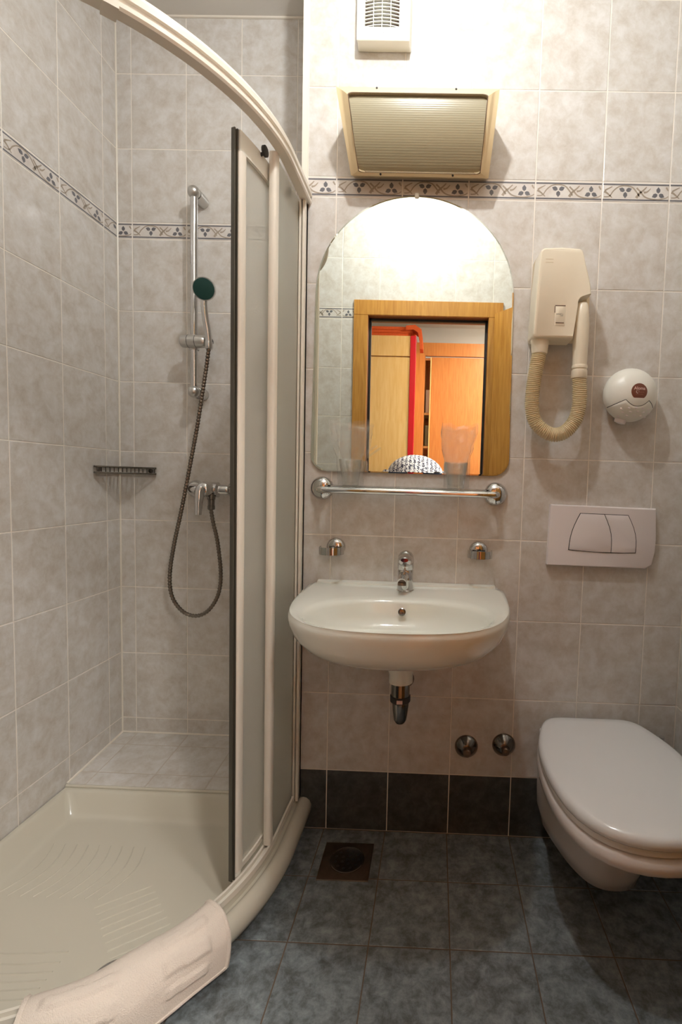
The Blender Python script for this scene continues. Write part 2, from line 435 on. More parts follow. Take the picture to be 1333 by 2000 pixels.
clad(wall_right, (XR, 0, 0), (0, -1, 0), 0, -YD, .0)
DX0, DX1, DZ = -.06, .58, 2.02
b = B()
b.box(XL-.1, DX0-.02, YD-.1, YD-P, 0, ZC); b.box(DX1+.02, XR+.1, YD-.1, YD-P, 0, ZC); b.box(DX0-.02, DX1+.02, YD-.1, YD-P, DZ+.02, ZC)
wall_front = struct('wall_front', b, 'grout')
clad(wall_front, (0, YD, 0), (-1, 0, 0), -XR, -XL, -1.2, hole=(-DX1-.02, -DX0+.02, DZ+.02))
b = B(); b.box(XL-.1, XR+.1, YD-.1, YN+.1, ZC, ZC+.08); ceiling = struct('ceiling', b, 'plaster')
b = B(); b.box(XN-.006, XN+.012, -.004, .012, .1, ZC); trim = struct('trim_1', b, 'cream_pvc'); trim['label'] = 'white corner bead where the sink wall meets the shower niche'
# caulked inner corners and floor joint of the niche
b = B()
b.tube([(XL+.001, YN-.001, .13), (XL+.001, YN-.001, ZC)], .004, 6)
b.tube([(XL+.001, YN-.001, .143), (XN, YN-.001, .143)], .004, 6)
b.tube([(XL+.001, YN, .143), (XL+.001, 0, .117)], .004, 6)
b.tube([(XL+.001, YN-.002, ZC-.003), (XN, YN-.002, ZC-.003)], .005, 6)
caulk = struct('trim_2', b, 'cream_pvc', smooth=40)
# floor
b = B(); b.box(XL-.1, XR+.1, YD-.1, .1, -.1, -P); floor = struct('floor', b, 'grout_floor')
FW = .2019
for i in range(-4, 7):
    for j in range(0, 6):
        x0, x1 = -.0062+i*FW, -.0062+(i+1)*FW; y1, y0 = .0089-j*FW, .0089-(j+1)*FW
        x0, x1, y0, y1 = max(x0, XL), min(x1, XR), max(y0, YD), min(y1, 0.)
        if x1-x0 < .02 or y1-y0 < .02 or (x1 < -.25 and y0 > -.6): continue
        tile(floor, ((x0+x1)/2, (y0+y1)/2, 0), Vector((1, 0, 0)), Vector((0, 1, 0)), x1-x0, y1-y0, 'f')
# tiled step behind the tray
b = B()
zs = lambda y: .142 - (YN-y)*.09
b.add([(XL, 0, 0), (XN, 0, 0), (XN, YN, 0), (XL, YN, 0), (XL, 0, zs(0)-P), (XN, 0, zs(0)-P), (XN, YN, zs(YN)-P), (XL, YN, zs(YN)-P)],
      [(0, 3, 2, 1), (4, 5, 6, 7), (0, 1, 5, 4), (1, 2, 6, 5), (2, 3, 7, 6), (3, 0, 4, 7)])
ledge = struct('floor_niche_step', b, 'grout_beige')
vy = Vector((0, 1, .09)).normalized()
for k in range(-1, 4):
    for (ya, yb) in ((.0, .062), (.062, .215), (.215, YN)):
        x0, x1 = max(XL, -.803+k*TW), min(XN, -.603+k*TW)
        if x1-x0 < .01: continue
        tile(ledge, ((x0+x1)/2, (ya+yb)/2, zs((ya+yb)/2)), Vector((1, 0, 0)), vy, x1-x0, yb-ya, 't')

# ------------------------------------------------------------------ door, hall behind the camera
door = struct('door_1', (lambda b: (b.box(DX0-.02, DX0, YD-.115, YD+.0, 0, DZ+.02), b.box(DX1, DX1+.02, YD-.115, YD+.0, 0, DZ+.02), b.box(DX0, DX1, YD-.115, YD+.0, DZ, DZ+.02), b)[-1])(B()), 'wood_dark')
b = B(); b.cbox(DX0-.075, DX0, YD+.0, YD+.014, 0, DZ, .002); struct('casing', b, 'wood', door)
b = B(); b.cbox(DX1, DX1+.075, YD+.0, YD+.014, 0, DZ, .002); struct('casing', b, 'wood', door)
b = B(); b.cbox(DX0-.075, DX1+.075, YD+.0, YD+.014, DZ, DZ+.078, .002); struct('casing', b, 'wood', door)
b = B(); b.box(DX0, DX0+.012, YD-.06, YD-.04, 0, DZ); b.box(DX1-.012, DX1, YD-.06, YD-.04, 0, DZ); b.box(DX0, DX1, YD-.06, YD-.04, DZ-.012, DZ); struct('stop', b, 'black', door)
hx, hy = DX1+.03, YD+.03; d = Vector((.6, .8, 0)); nn = Vector((.8, -.6, 0))
b = B()
q = [Vector((hx, hy, 0)), Vector((hx, hy, 0))+d*.6, Vector((hx, hy, 0))+d*.6+nn*.04, Vector((hx, hy, 0))+nn*.04]
b.loft([[p+Vector((0, 0, z)) for p in q] for z in (.008, 2.035)])
leaf = struct('leaf', b, 'wood', door)
b = B(); hp = Vector((hx, hy, 1.02))+d*.54
b.lathe([(.024, 0), (.024, .006)], hp-nn*.0, -nn, 16); b.tube([hp, hp-nn*.045, hp-nn*.05-d*.02, hp-nn*.05-d*.11], .009, 8); struct('lever_handle', b, 'chrome', leaf, 40)
HY = -3.25
b = B(); b.box(-1.6, 2.2, HY-.1, YD-.1, -.1, -.002); struct('floor_hall', b, 'parquet')
b = B(); b.box(-1.6, 2.2, HY-.1, HY, 0, 2.62); struct('wall_hall', b, 'plaster')
b = B(); b.box(-1.7, -1.6, HY, YD-.1, 0, 2.62); struct('wall_hall_left', b, 'plaster')
b = B(); b.box(2.2, 2.3, HY, YD-.1, 0, 2.62); struct('wall_hall_right', b, 'plaster')
b = B(); b.box(-1.7, 2.3, HY-.1, YD-.1, 2.62, 2.7); struct('ceiling_hall', b, 'plaster')
# wardrobe with a pale door and a red edge, blanket on top
wd = thing('wardrobe', (-.2, -2.5, 0), 'pale beech wardrobe front with a red edge, seen in the arched mirror', 'wardrobe')
b = B(); b.box(-.62, .098, -2.78, -2.325, 0, 2.245); obj('carcass', b, 'wood_orange', wd, 0)
b = B(); b.cbox(-.62, .097, -2.325, -2.305, .05, 2.10, .002); obj('door', b, 'wood_pale', wd, 0)
b = B(); b.cbox(-.62, .097, -2.325, -2.305, 2.108, 2.262, .002); obj('fascia', b, 'wood_pale', wd, 0)
b = B(); b.cbox(.098, .142, -2.36, -2.30, 0, 2.262, .002); obj('edge_strip', b, 'red', wd, 0)
bl = B()
for k in range(3):
    zb = 2.264+.022*k; pts = rrect(-.6, .105+.012*k, -2.7, -2.32+.004*k, .05)
    bl.loft([[(p[0]+random.uniform(-.004, .004), p[1], z) for p in pts] for z in (zb+.002, zb+.012, zb+.024)], True, True)
bl.loft([[(x, y, z+.014*math.sin(7*x)) for x, z in ((.06, 2.332), (.13, 2.335), (.18, 2.30), (.192, 2.23), (.196, 2.15), (.170, 2.15), (.166, 2.22), (.155, 2.275), (.12, 2.30), (.06, 2.30))] for y in (-2.42, -2.36, -2.30)])
bk = obj('blanket', bl, 'orange_cloth', None, 50); tag(bk, 'folded orange blanket hanging over the top corner of the pale wardrobe', 'blanket')
# closet with a half open sliding door and things on its shelves
cl = thing('closet', (.4, -3.0, 0), 'orange beech closet with a tall plain door, reflected beside the red edge', 'closet')
b = B(); b.box(.104, .2, -3.24, -2.78, 0, 2.26); obj('side_panel', b, 'wood_orange', cl, 0)
b = B(); b.box(.105, .86, -2.945, -2.915, 2.27, 2.385); obj('fascia', b, 'wood_orange', cl, 0)
b = B(); b.cbox(.256, .86, -2.93, -2.9, .04, 2.255, .003); obj('door', b, 'wood_orange', cl, 0)
b = B(); b.box(.246, .256, -2.93, -2.895, .04, 2.255); obj('door_edge', b, 'wood_pale', cl, 0)
b = B(); b.box(.2, .86, -3.24, -2.96, 2.24, 2.26); obj('top_panel', b, 'wood_orange', cl, 0)
for z in (1.45, 1.75): b = B(); b.box(.2, .86, -3.22, -2.95, z, z+.02); obj('shelf', b, 'wood_pale', cl, 0)
b = B(); b.box(.2, .86, -3.24, -3.22, 0, 2.24); obj('back_panel', b, 'wood_orange', cl, 0)
b = B(); b.cbox(.21, .4, -3.2, -2.97, 1.772, 1.98, .004); tag(obj('paper_box', b, 'paper', None, 0), 'white paper box on the upper shelf of the orange closet', 'box')
b = B(); b.cbox(.21, .42, -3.2, -2.97, 1.472, 1.66, .006); tag(obj('fabric_box', b, 'green_box', None, 0), 'sage green box on the lower shelf of the orange closet', 'box')
hl = thing('hall_fill_lamp', (1.2, -2.0, 2.62), 'square fill light added on the hall ceiling outside the bathroom', 'ceiling lamp')  # unseen lamp, added to fill the bathroom through the doorway
b = B(); b.cbox(.95, 1.45, -2.2, -1.8, 2.59, 2.62, .003); obj('housing', b, 'white_pvc', hl, 0)
b = B(); b.box(.97, 1.43, -2.18, -1.82, 2.583, 2.59); obj('lit_cover', b, 'fill_panel', hl, 0)

# ------------------------------------------------------------------ shower tray
CX, CY, R0 = -.65, -.185, .55
def tray_loop(dr, z, dw, rc):
    xl, yb, xr, yf, R = XL+.001+dw, -.002-dw, CX+R0-dr, CY-R0+dr, R0-dr
    pts = []
    for i in range(7): a = PI-PI/2*i/6; pts.append((xl+rc+rc*math.cos(a), yb-rc+rc*math.sin(a)))
    for i in range(1, 8): pts.append((xl+rc+(xr-xl-2*rc)*i/8, yb))
    for i in range(7): a = PI/2-PI/2*i/6; pts.append((xr-rc+rc*math.cos(a), yb-rc+rc*math.sin(a)))
    for i in range(41): a = -PI/2*i/40; pts.append((CX+R*math.cos(a), CY+R*math.sin(a)))
    for i in range(1, 4): pts.append((CX+(xl+rc-CX)*i/4, yf))
    for i in range(7): a = -PI/2-PI/2*i/6; pts.append((xl+rc+rc*math.cos(a), yf+rc+rc*math.sin(a)))
    return [(p[0], p[1], z) for p in pts]
tray = thing('shower_tray', (-.5, -.3, 0), 'cream quarter-round shower tray with a rolled rim, below the curved sliding door', 'shower tray')
b = B()
b.loft([tray_loop(*a) for a in ((.03, .042, 0, .004), (-.032, .042, 0, .002), (-.046, .052, 0, .002), (-.052, .068, 0, .002), (-.052, .084, 0, .002), (-.046, .097, 0, .002), (-.036, .105, 0, .002), (-.026, .107, 0, .002),
    (-.017, .104, 0, .002), (-.011, .097, 0, .002), (-.008, .0945, 0, .002), (-.001, .0945, .001, .002), (.001, .110, .002, .003), (.022, .110, .012, .006), (.028, .108, .016, .012), (.033, .102, .021, .02), (.055, .058, .050, .03), (.060, .050, .056, .034), (.067, .0465, .063, .036), (.08, .0455, .076, .04))], True, True)
obj('basin', b, 'acrylic', tray, 50)
b = B(); b.loft([tray_loop(.03, .0, .03, .004), tray_loop(.03, .042, .03, .004)], True, True); obj('plinth', b, 'cream_pvc', tray, 30)
b = B(); b.tube([(XL+.003, -.004, .113), (XN-.004, -.004, .113)], .0055, 8); obj('back_bead', b, 'acrylic', tray, 50)
b = B()
def rib(pts): b.tube([(x, y, .0454) for x, y in pts], .0020, 5)
for k in range(9): y = -.50-.021*k; rib([(x, y+.05*(x+.66)**2*8-.004*math.sin(k)) for x in [-.80+.035*i for i in range(10)] if x < -.46+.006*k])
for k in range(9): x = -.77+.034*k; rib([(x+.03*math.sin(t*3)-.02*t, -.17-.18*t) for t in [i/7 for i in range(8)]])
for k in range(8): x = -.40+.018*k; rib([(x-.105*t, -.30-.018*k-.075*t) for t in [i/5 for i in range(6)]])
tag(obj('anti_slip_ribs', b, 'acrylic', tray, 60), kind='stuff')
b = B(); b.lathe([(.045, 0), (.045, .004), (.036, .007), (.0, .008)], (-.345, -.545, .0458), (0, 0, 1), 24, cap=False); obj('waste_cover', b, 'chrome', tray, 40)

# ------------------------------------------------------------------ curved enclosure
def pp(s, r):
    s0, L = -CY, R0*PI/2
    if s < s0: return (CX+r, -s)
    if s < s0+L: a = (s-s0)/R0; return (CX+r*math.cos(a), CY-r*math.sin(a))
    return (CX-(s-s0-L), CY-r)
S_END = .185+R0*PI/2+(CX-XL)-.001
def run(b, s0, s1, prof, n=None, mi=0):
    """sweep a (radius, z) profile along the plan curve"""
    n = n or max(2, int((s1-s0)/.02))
    b.loft([[pp(s0+(s1-s0)*i/n, r) + (z,) for r, z in prof] for i in range(n+1)], True, True, mi)
enc = thing('shower_enclosure', (-.1, -.1, .11), 'curved cream-framed shower enclosure with frosted sliding door standing on the tray', 'shower enclosure')
b = B(); run(b, .002, S_END, [(.548, 1.976), (.572, 1.976), (.575, 1.981), (.575, 1.989), (.571, 1.991), (.571, 1.998), (.576, 2.0), (.576, 2.012), (.570, 2.022), (.552, 2.022), (.548, 2.016)]); obj('top_rail', b, 'cream_pvc', enc, 30)
b = B(); run(b, .645, .67, [(.545, 1.972), (.58, 1.972), (.58, 2.026), (.545, 2.026)]); obj('rail_joint', b, 'cream_pvc', enc, 30)
b = B(); run(b, .002, S_END, [(.527, .1105), (.527, .124), (.533, .124), (.533, .114), (.545, .114), (.545, .126), (.551, .126), (.551, .1105)]); obj('bottom_track', b, 'cream_pvc', enc, 30)
b = B()
for x0, x1, y in ((-.116, -.108, -.026), (-.104, -.098, -.03), (-.094, -.086, -.03), (-.116, -.086, -.014)): b.box(x0, x1, y, -.001, .11, 1.976)
obj('wall_profile', b, 'cream_pvc', enc, 0)
fx = thing('fixed_panel', (0, 0, 0), None, None); fx.parent = enc
b = B(); run(b, .028, .22, [(.5375, .116), (.5425, .116), (.5425, 1.975), (.5375, 1.975)], 6); obj('pane', b, 'frosted', fx, 30)
def post(b, s, r, z0, z1, ws=.013, wr=.011):
    x, y = pp(s, r); x2, y2 = pp(s+.001, r); t = Vector((x2-x, y2-y, 0)).normalized(); n = Vector((-t.y, t.x, 0))
    prof = [(math.copysign(abs(math.cos(a))**.6, math.cos(a)), math.copysign(abs(math.sin(a))**.6, math.sin(a))) for a in [2*PI*i/16 for i in range(16)]]
    b.loft([[Vector((x, y, z))+t*(p*ws)+n*(q*wr) for p, q in prof] for z in (z0, z1)])
b = B(); post(b, .232, .540, .1265, 1.975); obj('end_post', b, 'cream_pvc', fx, 40)
sl = thing('sliding_door', (0, 0, 0), None, None); sl.parent = enc
b = B(); run(b, .03, .345, [(.515, .14), (.519, .14), (.519, 1.915), (.515, 1.915)], 10); obj('pane', b, 'frosted', sl, 30)
b = B(); post(b, .35, .517, .135, 1.905); obj('leading_post', b, 'cream_pvc', sl, 40)
b = B(); run(b, .03, .362, [(.508, 1.905), (.526, 1.905), (.526, 1.952), (.508, 1.952)], 10); obj('top_bar', b, 'white_pvc', sl, 30)
b = B(); run(b, .03, .338, [(.510, .132), (.524, .132), (.524, .146), (.510, .146)], 10); obj('bottom_bar', b, 'cream_pvc', sl, 30)
b = B(); run(b, .363, .3665, [(.508, .118), (.522, .118), (.522, 1.952), (.508, 1.952)], 2); run(b, .3705, .374, [(.510, .118), (.520, .118), (.520, 1.952), (.510, 1.952)], 2); obj('magnetic_seal', b, 'seal', sl, 30)
for s in (.10, .275):
    b = B(); p = pp(s, .536); b.lathe([(.011, -.004), (.013, -.003), (.013, .003), (.011, .004)], p+(1.955,), (p[0]-CX, p[1]-CY, 0), 14); b.tube([p+(1.955,), pp(s, .515)+(1.94,)], .004, 6); obj('roller', b, 'black', sl, 40)
b = B(); post(b, .352, .517, .1245, .133, .011, .009); obj('foot', b, 'white_pvc', sl, 40)

# ------------------------------------------------------------------ bath mat hanging over the rim
def mat_cross(e=0.):
    o = .007+e
    return [(.512, .060), (.511, .085), (.513, .108), (.520, .122+o*.6), (.536, .128+o), (.555, .130+o), (.575, .127+o), (.592, .116+o*.9), (.604+o*.5, .100), (.609+o*.5, .080), (.611+o*.5, .060), (.612+o*.5, .045), (.612+o*.5, .034)]
def mat_point(a, k, e=0.):
    """a: 0..1 along the rim, k: 0..1 across the mat"""
    C = catmull([(p[0], p[1], 0) for p in mat_cross(e)], 4)
    q = k*(len(C)-1); i = min(int(q), len(C)-2); c = C[i].lerp(C[i+1], q-i)
    th = math.radians(28.5+37*a) + .02*(k-.5)
    if k > .55: th += (.03*(k-.55))*(1 if a > .5 else 1.2)
    r = c.x + .003*math.sin(a*9+k*3)
    return Vector((CX+r*math.cos(th), CY-r*math.sin(th), c.y+.0015*math.sin(a*14+k*5)))
mt = thing('bath_mat', (-.2, -.55, .12), 'white terry bath mat folded over the rim of the shower tray', 'bath mat')
b = B(); na, nk = 90, 76
def mat_z(a, k):
    # pressed relief: long bars inside two lozenges
    h = 0.
    for a0, a1, k0, k1 in ((.08, .36, .42, .50), (.10, .37, .58, .66), (.12, .36, .74, .82), (.56, .92, .42, .50), (.58, .90, .58, .66), (.60, .86, .74, .82)):
        if a0 < a < a1 and k0 < k+.10*(a-(a0+a1)/2) < k1: h = .006*min(1, (a-a0)*40, (a1-a)*40)
    return h
def mat_top(a, k):
    f = .004*(1-(2*a-1)**24); p = mat_point(a, k, f)
    n = (mat_point(min(a+.01, 1), k, f)-mat_point(max(a-.01, 0), k, f)).cross(mat_point(a, min(k+.01, 1), f)-mat_point(a, max(k-.01, 0), f)).normalized()
    if n.z < 0 and k < .7 or n.dot(p-Vector((CX, CY, p.z))) < 0 and k >= .7: n = -n
    return p + n*mat_z(a, k)
top = [[mat_top(i/na, j/nk) for j in range(nk+1)] for i in range(na+1)]
bot = [[mat_point(i/na, j/nk, -.006) for j in range(nk+1)] for i in range(na+1)]
b.loft([t + list(reversed(u)) for t, u in zip(top, bot)], True, True)
obj('terry_cloth', b, 'towel', mt, 70)
b = B(); b.tube([mat_point(i/30, 1, .001) for i in range(31)], .0045, 6); b.tube([mat_point(1, j/20, .001) for j in range(21)], .005, 6); b.tube([mat_point(0, j/20, .001) for j in range(21)], .005, 6); obj('hem', b, 'towel', mt, 60)

# ------------------------------------------------------------------ shower fittings on the niche wall
sr = thing('shower_rail', (-.548, YN, 1.45), 'chrome riser rail screwed to the niche wall in the shower', 'shower rail')
BX, BY = -.548, .2235
b = B(); b.tube([(BX, BY, 1.455), (BX, BY, 2.125)], .0125, 16); obj('bar', b, 'chrome', sr, 40)
for nm, z in (('bracket', 2.132), ('bracket', 1.445)):
    b = B(); b.lathe([(.021, 0), (.021, .03), (.020, .055)], (BX+.002, YN-.001, z), (0, -1, 0), 20); b.sphere((BX, BY-.002, z), .0215, 18); obj(nm, b, 'satin', sr, 50)
b = B()
b.lathe([(.016, -.05), (.021, -.045), (.0225, -.02), (.0225, .02), (.021, .034), (.017, .040)], (BX+.012, BY-.018, 1.617), (1, 0, 0), 18); b.lathe([(.017, .0), (.017, .05)], (BX, BY, 1.592), (0, 0, 1), 16)
sdr = obj('slider', b, 'satin', sr, 40)
for h in (-.022, .005):
    b = B(); b.lathe([(.0228, h), (.0228, h+.0015)], (BX+.012, BY-.018, 1.617), (1, 0, 0), 18); obj('groove', b, 'seam', sdr, 40)
b = B(); b.lathe([(.012, 0), (.014, .004), (.014, .014), (.008, .018)], (-.492, BY-.018, 1.617), (1, 0, 0), 14); obj('clamp_knob', b, 'black', sdr, 40)
hs = thing('hand_shower', (-.48, .16, 1.6), 'chrome hand shower with a dark green round face, clipped to the riser rail', 'hand shower')
fd = Vector((.16, -.93, -.28)).normalized(); hc = Vector((-.479, .155, 1.779))
b = B(); b.lathe([(.010, -.026), (.026, -.022), (.036, -.010), (.0385, .0), (.037, .006)], hc, fd, 28); obj('head', b, 'chrome', hs, 40)
b = B(); b.lathe([(.0355, .004), (.034, .0085), (.02, .0105), (.0, .011)], hc, fd, 28, cap=False); obj('spray_face', b, 'green', hs, 40)
b = B(); b.tube(catmull([(-.4835, .170, 1.762), (-.488, .173, 1.735), (-.485, .176, 1.69), (-.479, .182, 1.64), (-.477, .185, 1.60)], 5), [.011]*6+[.0115]*6+[.0115]*9, 12); obj('handle', b, 'chrome', hs, 40)
b = B(); b.lathe([(.0125, 0), (.0135, .006), (.0135, .022), (.011, .026)], (-.4775, .185, 1.612), (0, 0, -1), 14); obj('hose_nut', b, 'chrome', hs, 40)
hose = catmull([(-.4775, .185, 1.59), (-.491, .195, 1.525), (-.506, .200, 1.444), (-.527, .205, 1.326), (-.553, .209, 1.198), (-.587, .212, 1.031), (-.620, .214, .881), (-.634, .214, .775), (-.624, .212, .700), (-.584, .210, .648), (-.532, .208, .634), (-.486, .207, .659), (-.452, .207, .718), (-.443, .207, .793), (-.455, .208, .905), (-.473, .209, .983), (-.481, .21, 1.030)], 24)
dense = []; acc = 0.
for i in range(len(hose)-1):
    seg = (hose[i+1]-hose[i]).length
    while acc < seg: dense.append(hose[i].lerp(hose[i+1], acc/seg)); acc += .0028
    acc -= seg
b = B(); b.tube(dense, [.0076 if (i//2) % 2 else .0060 for i in range(len(dense))], 8)
tag(obj('shower_hose', b, 'hose_metal', None, 30), 'ribbed metal shower hose looping down from the hand shower to the mixer', 'hose')
mx = thing('shower_mixer', (-.5, YN, 1.095), 'chrome single-lever shower mixer on the niche wall', 'mixer tap')
for x in (-.572, -.422):
    b = B(); b.lathe([(.033, 0), (.033, .004), (.031, .014), (.024, .024), (.016, .03)], (x, YN-.001, 1.096), (0, -1, 0), 24); obj('rosette', b, 'chrome', mx, 40)
b = B()
for x in (-.570, -.424): b.tube([(x, YN-.02, 1.096), (x+(.012 if x < -.5 else -.012), .235, 1.096)], .0145, 12)
b.lathe([(.015, -.072), (.0185, -.066), (.0195, -.038), (.028, -.032), (.029, 0), (.028, .032), (.0195, .038), (.0185, .066), (.015, .072)], (-.496, .232, 1.096), (1, 0, 0), 22); obj('body', b, 'chrome', mx, 40)
b = B(); b.lathe([(.027, 0), (.0285, .02), (.026, .034), (.018, .042), (.006, .045)], (-.496, .214, 1.098), (0, -1, 0), 22); b.tube([(-.499, .176, 1.102), (-.502, .168, 1.088), (-.503, .163, 1.05), (-.502, .158, 1.008)], [.018, .0175, .013, .011], 12); obj('lever', b, 'chrome', mx, 40)
b = B(); b.lathe([(.014, 0), (.014, .02), (.0115, .022), (.0115, .043), (.0125, .044), (.0125, .056), (.010, .058)], (-.4815, .214, 1.082), (0, 0, -1), 14); obj('outlet', b, 'dark_chrome', mx, 40)
# corner basket
bs = thing('wire_basket', (XL, YN, 1.15), 'small chrome wire soap basket fixed in the shower corner', 'soap basket')
c0, c1, c2 = Vector((XL+.006, YN-.006, 0)), Vector((XL+.006, YN-.145, 0)), Vector((XL+.141, YN-.006, 0))
for z in (1.168, 1.147):
    b = B(); b.tube([p+Vector((0, 0, z)) for p in (c0, c1, c1+Vector((.006, -.004, 0)), c2+Vector((.004, -.006, 0)), c2)], .0034, 8, closed=True); obj('rim_wire', b, 'dark_chrome', bs, 40)
b = B()
for i in range(15):
    p = c1.lerp(c2, (i+.5)/15)+Vector((.005, -.005, 0)); b.tube([p+Vector((0, 0, 1.168)), p+Vector((0, 0, 1.147))], .0016, 5)
obj('bars', b, 'dark_chrome', bs, 40)['kind'] = 'stuff'
for i in range(14):
    p = c1.lerp(c2, (i+.5)/14)
    q = Vector((p.x, c0.y, 0)) if i >= 7 else Vector((c0.x, p.y, 0))
    t = (i+.5)/14
    e = c0.lerp(c1, 1-2*t) if t < .5 else c0.lerp(c2, 2*t-1)
    b = B(); b.tube([p+Vector((.004, -.004, 1.146)), e+Vector((0, 0, 1.146))], .0025, 6); obj('floor_wire', b, 'dark_chrome', bs, 40)
for x, y in ((XL+.001, YN-.12), (XL+.12, YN-.001)):
    b = B(); b.lathe([(.008, 0), (.008, .006)], (x, y, 1.158), (1, 0, 0) if y < YN-.01 else (0, -1, 0), 10); obj('screw_lug', b, 'dark_chrome', bs, 40)

# ------------------------------------------------------------------ mirror
def arch(i):
    cx, hw, z0, zs_, zt, r = .2445, .302-i, 1.172+i, 1.715, 2.005-i, .05
    pts = []
    for k in range(7): a = PI+PI/2*k/6; pts.append((cx-hw-.008+r+r*math.cos(a), z0+r+r*math.sin(a)))
    for k in range(7): a = -PI/2+PI/2*k/6; pts.append((cx+hw+.006-r+r*math.cos(a), z0+r+r*math.sin(a)))
    for k in range(41): a = PI*k/40; pts.append((cx+hw*math.cos(a), zs_+(zt-zs_)*math.sin(a)))
    return pts
mr = thing('arched_mirror', (.2445, 0, 1.172), 'arched frameless mirror with a polished edge over the glass shelf', 'mirror')
b = B(); b.loft([[(x, y, z) for x, z in arch(i)] for y, i in ((-.002, 0), (-.0065, 0))], True, False); obj('edge', b, 'mirror_edge', mr, 20)
b = B(); b.loft([[(x, y, z) for x, z in arch(i)] for y, i in ((-.0065, 0), (-.0072, .004))], False, False); obj('polished_rim', b, 'mirror', mr, 0)
b = B(); b.add([(x, -.0072, z) for x, z in arch(.004)], [tuple(range(len(arch(0))))]); obj('glass', b, 'mirror', mr, 0)
b = B(); b.cbox(.238, .251, -.012, -.001, 1.998, 2.012, .002); obj('clip', b, 'white_pvc', mr, 30)

# ------------------------------------------------------------------ wall lamp
wl = thing('wall_lamp', (.245, 0, 2.03), 'champagne box wall light with a ribbed dull diffuser, switched off, above the mirror', 'wall lamp')
side = catmull([(-.133, 2.2165, 0), (-.138, 2.185, 0), (-.131, 2.14, 0), (-.111, 2.09, 0), (-.079, 2.046, 0), (-.058, 2.029, 0)], 8)
def lampS(s, t, off=0.):
    q = t*(len(side)-1); i = min(int(q), len(side)-2); c = side[i].lerp(side[i+1], q-i); d = side[i+1]-side[i]
    n = Vector((d.y, -d.x, 0)).normalized()
    if n.x > 0: n = -n
    x0, x1 = .022+.032*t, .469-.016*t
    return (x0+(x1-x0)*s, c.x+n.x*off, c.y+n.y*off)
def ring(x0, x1, y0, y1, r): return rrect(x0, x1, y0, y1, r, 8)
o_, i_ = ring(0, 1, 0, 1, .004), ring(.07, .93, .125, .90, .04)
def mid(a, c, f): return [(p[0]+(q[0]-p[0])*f, p[1]+(q[1]-p[1])*f) for p, q in zip(a, c)]
rim = [mid(o_, i_, f) for f in (0, .25, .5, .75, 1)]
b = B()
b.loft([[(lampS(s, t)[0], -.001, max(lampS(s, t)[2], 2.058)) for s, t in o_]] + [[lampS(s, t, -.004) for s, t in o_]] + [[lampS(s, t) for s, t in r] for r in rim] + [[lampS(s, t, -.012) for s, t in i_]], False, False)
obj('housing', b, 'gold', wl, 40)
b = B(); g = [[lampS(.07+.86*i/16, .125+.775*j/16, -.009) for i in range(17)] for j in range(17)]
b.loft(g, False, False, closed=False); obj('diffuser', b, 'diffuser', wl, 60)
b = B(); b.loft([[lampS(s, t, .0005) for s, t in mid(o_, i_, f)] for f in (.93, 1)] + [[lampS(s, t, -.011) for s, t in i_]], False, False); obj('gasket', b, 'brown_seam', wl, 40)
for s, t in ((.25, .025), (.735, .025), (.22, .94), (.74, .94)):
    b = B(); p = lampS(s, t, .0); q = lampS(s, t, .002); b.lathe([(.0032, 0), (.0028, .0015)], p, Vector(q)-Vector(p), 10); obj('screw', b, 'black', wl, 0)

# ------------------------------------------------------------------ extractor fan
fn = thing('extractor_fan', (.14, 0, 2.38), 'square white extractor fan with a louvred grille near the ceiling', 'extractor fan')
FX0, FX1, FZ0, FZ1 = .0605, .2135, 2.4095, 2.575
b = B()
oo, ii = rrect(FX0, FX1, FZ0, FZ1, .004, 3), rrect(.0836, .1826, 2.4445, 2.5435, .003, 3)
b.loft([[(x, -.001, z) for x, z in rrect(FX0-.002, FX1+.002, 2.417, FZ1+.004, .004, 3)], [(x, -.030, z+.004 if z < 2.43 else z) for x, z in oo], [(x, -.048, z) for x, z in oo], [(x, -.05, z) for x, z in rrect(FX0+.002, FX1-.002, FZ0+.002, FZ1-.002, .004, 3)], [(x, -.05, z) for x, z in ii], [(x, -.03, z) for x, z in ii]], False, True)
obj('housing', b, 'white_pvc', fn, 30)
b = B(); b.box(.084, .183, -.0315, -.0305, 2.445, 2.543); obj('dark_cavity', b, 'brown_seam', fn, 0)  # brown sheet: shade of the cavity behind the louvres put into its colour
for k in range(10):
    z = 2.4485+.0098*k; b = B()
    b.loft([[(.0836+.099*i/12, -.0505+.004*abs(i/6-1)**2, z+.0035*(1-(i/6-1)**2)-.002), (.0836+.099*i/12, -.036, z+.0045+.0035*(1-(i/6-1)**2)), (.0836+.099*i/12, -.036, z+.0057+.0035*(1-(i/6-1)**2)), (.0836+.099*i/12, -.0505+.004*abs(i/6-1)**2, z+.0012+.0035*(1-(i/6-1)**2)-.001)] for i in range(13)], True, True)
    obj('louvre', b, 'white_pvc', fn, 30)
for x in (.1085, .133, .158):
    b = B(); b.box(x-.0008, x+.0008, -.051, -.037, 2.4445, 2.5435); obj('grille_bar', b, 'white_pvc', fn, 0)
text_mesh('lettering', 'NOVOVENT', .0063, 'ink_text', fn, lambda x, y: (.124+x, -.0504, 2.4355+y), bold=.0)
text_mesh('lettering', 'VORTISOLAR', .0055, 'ink_text', fn, lambda x, y: (.124+x, -.0504, 2.4295+y))

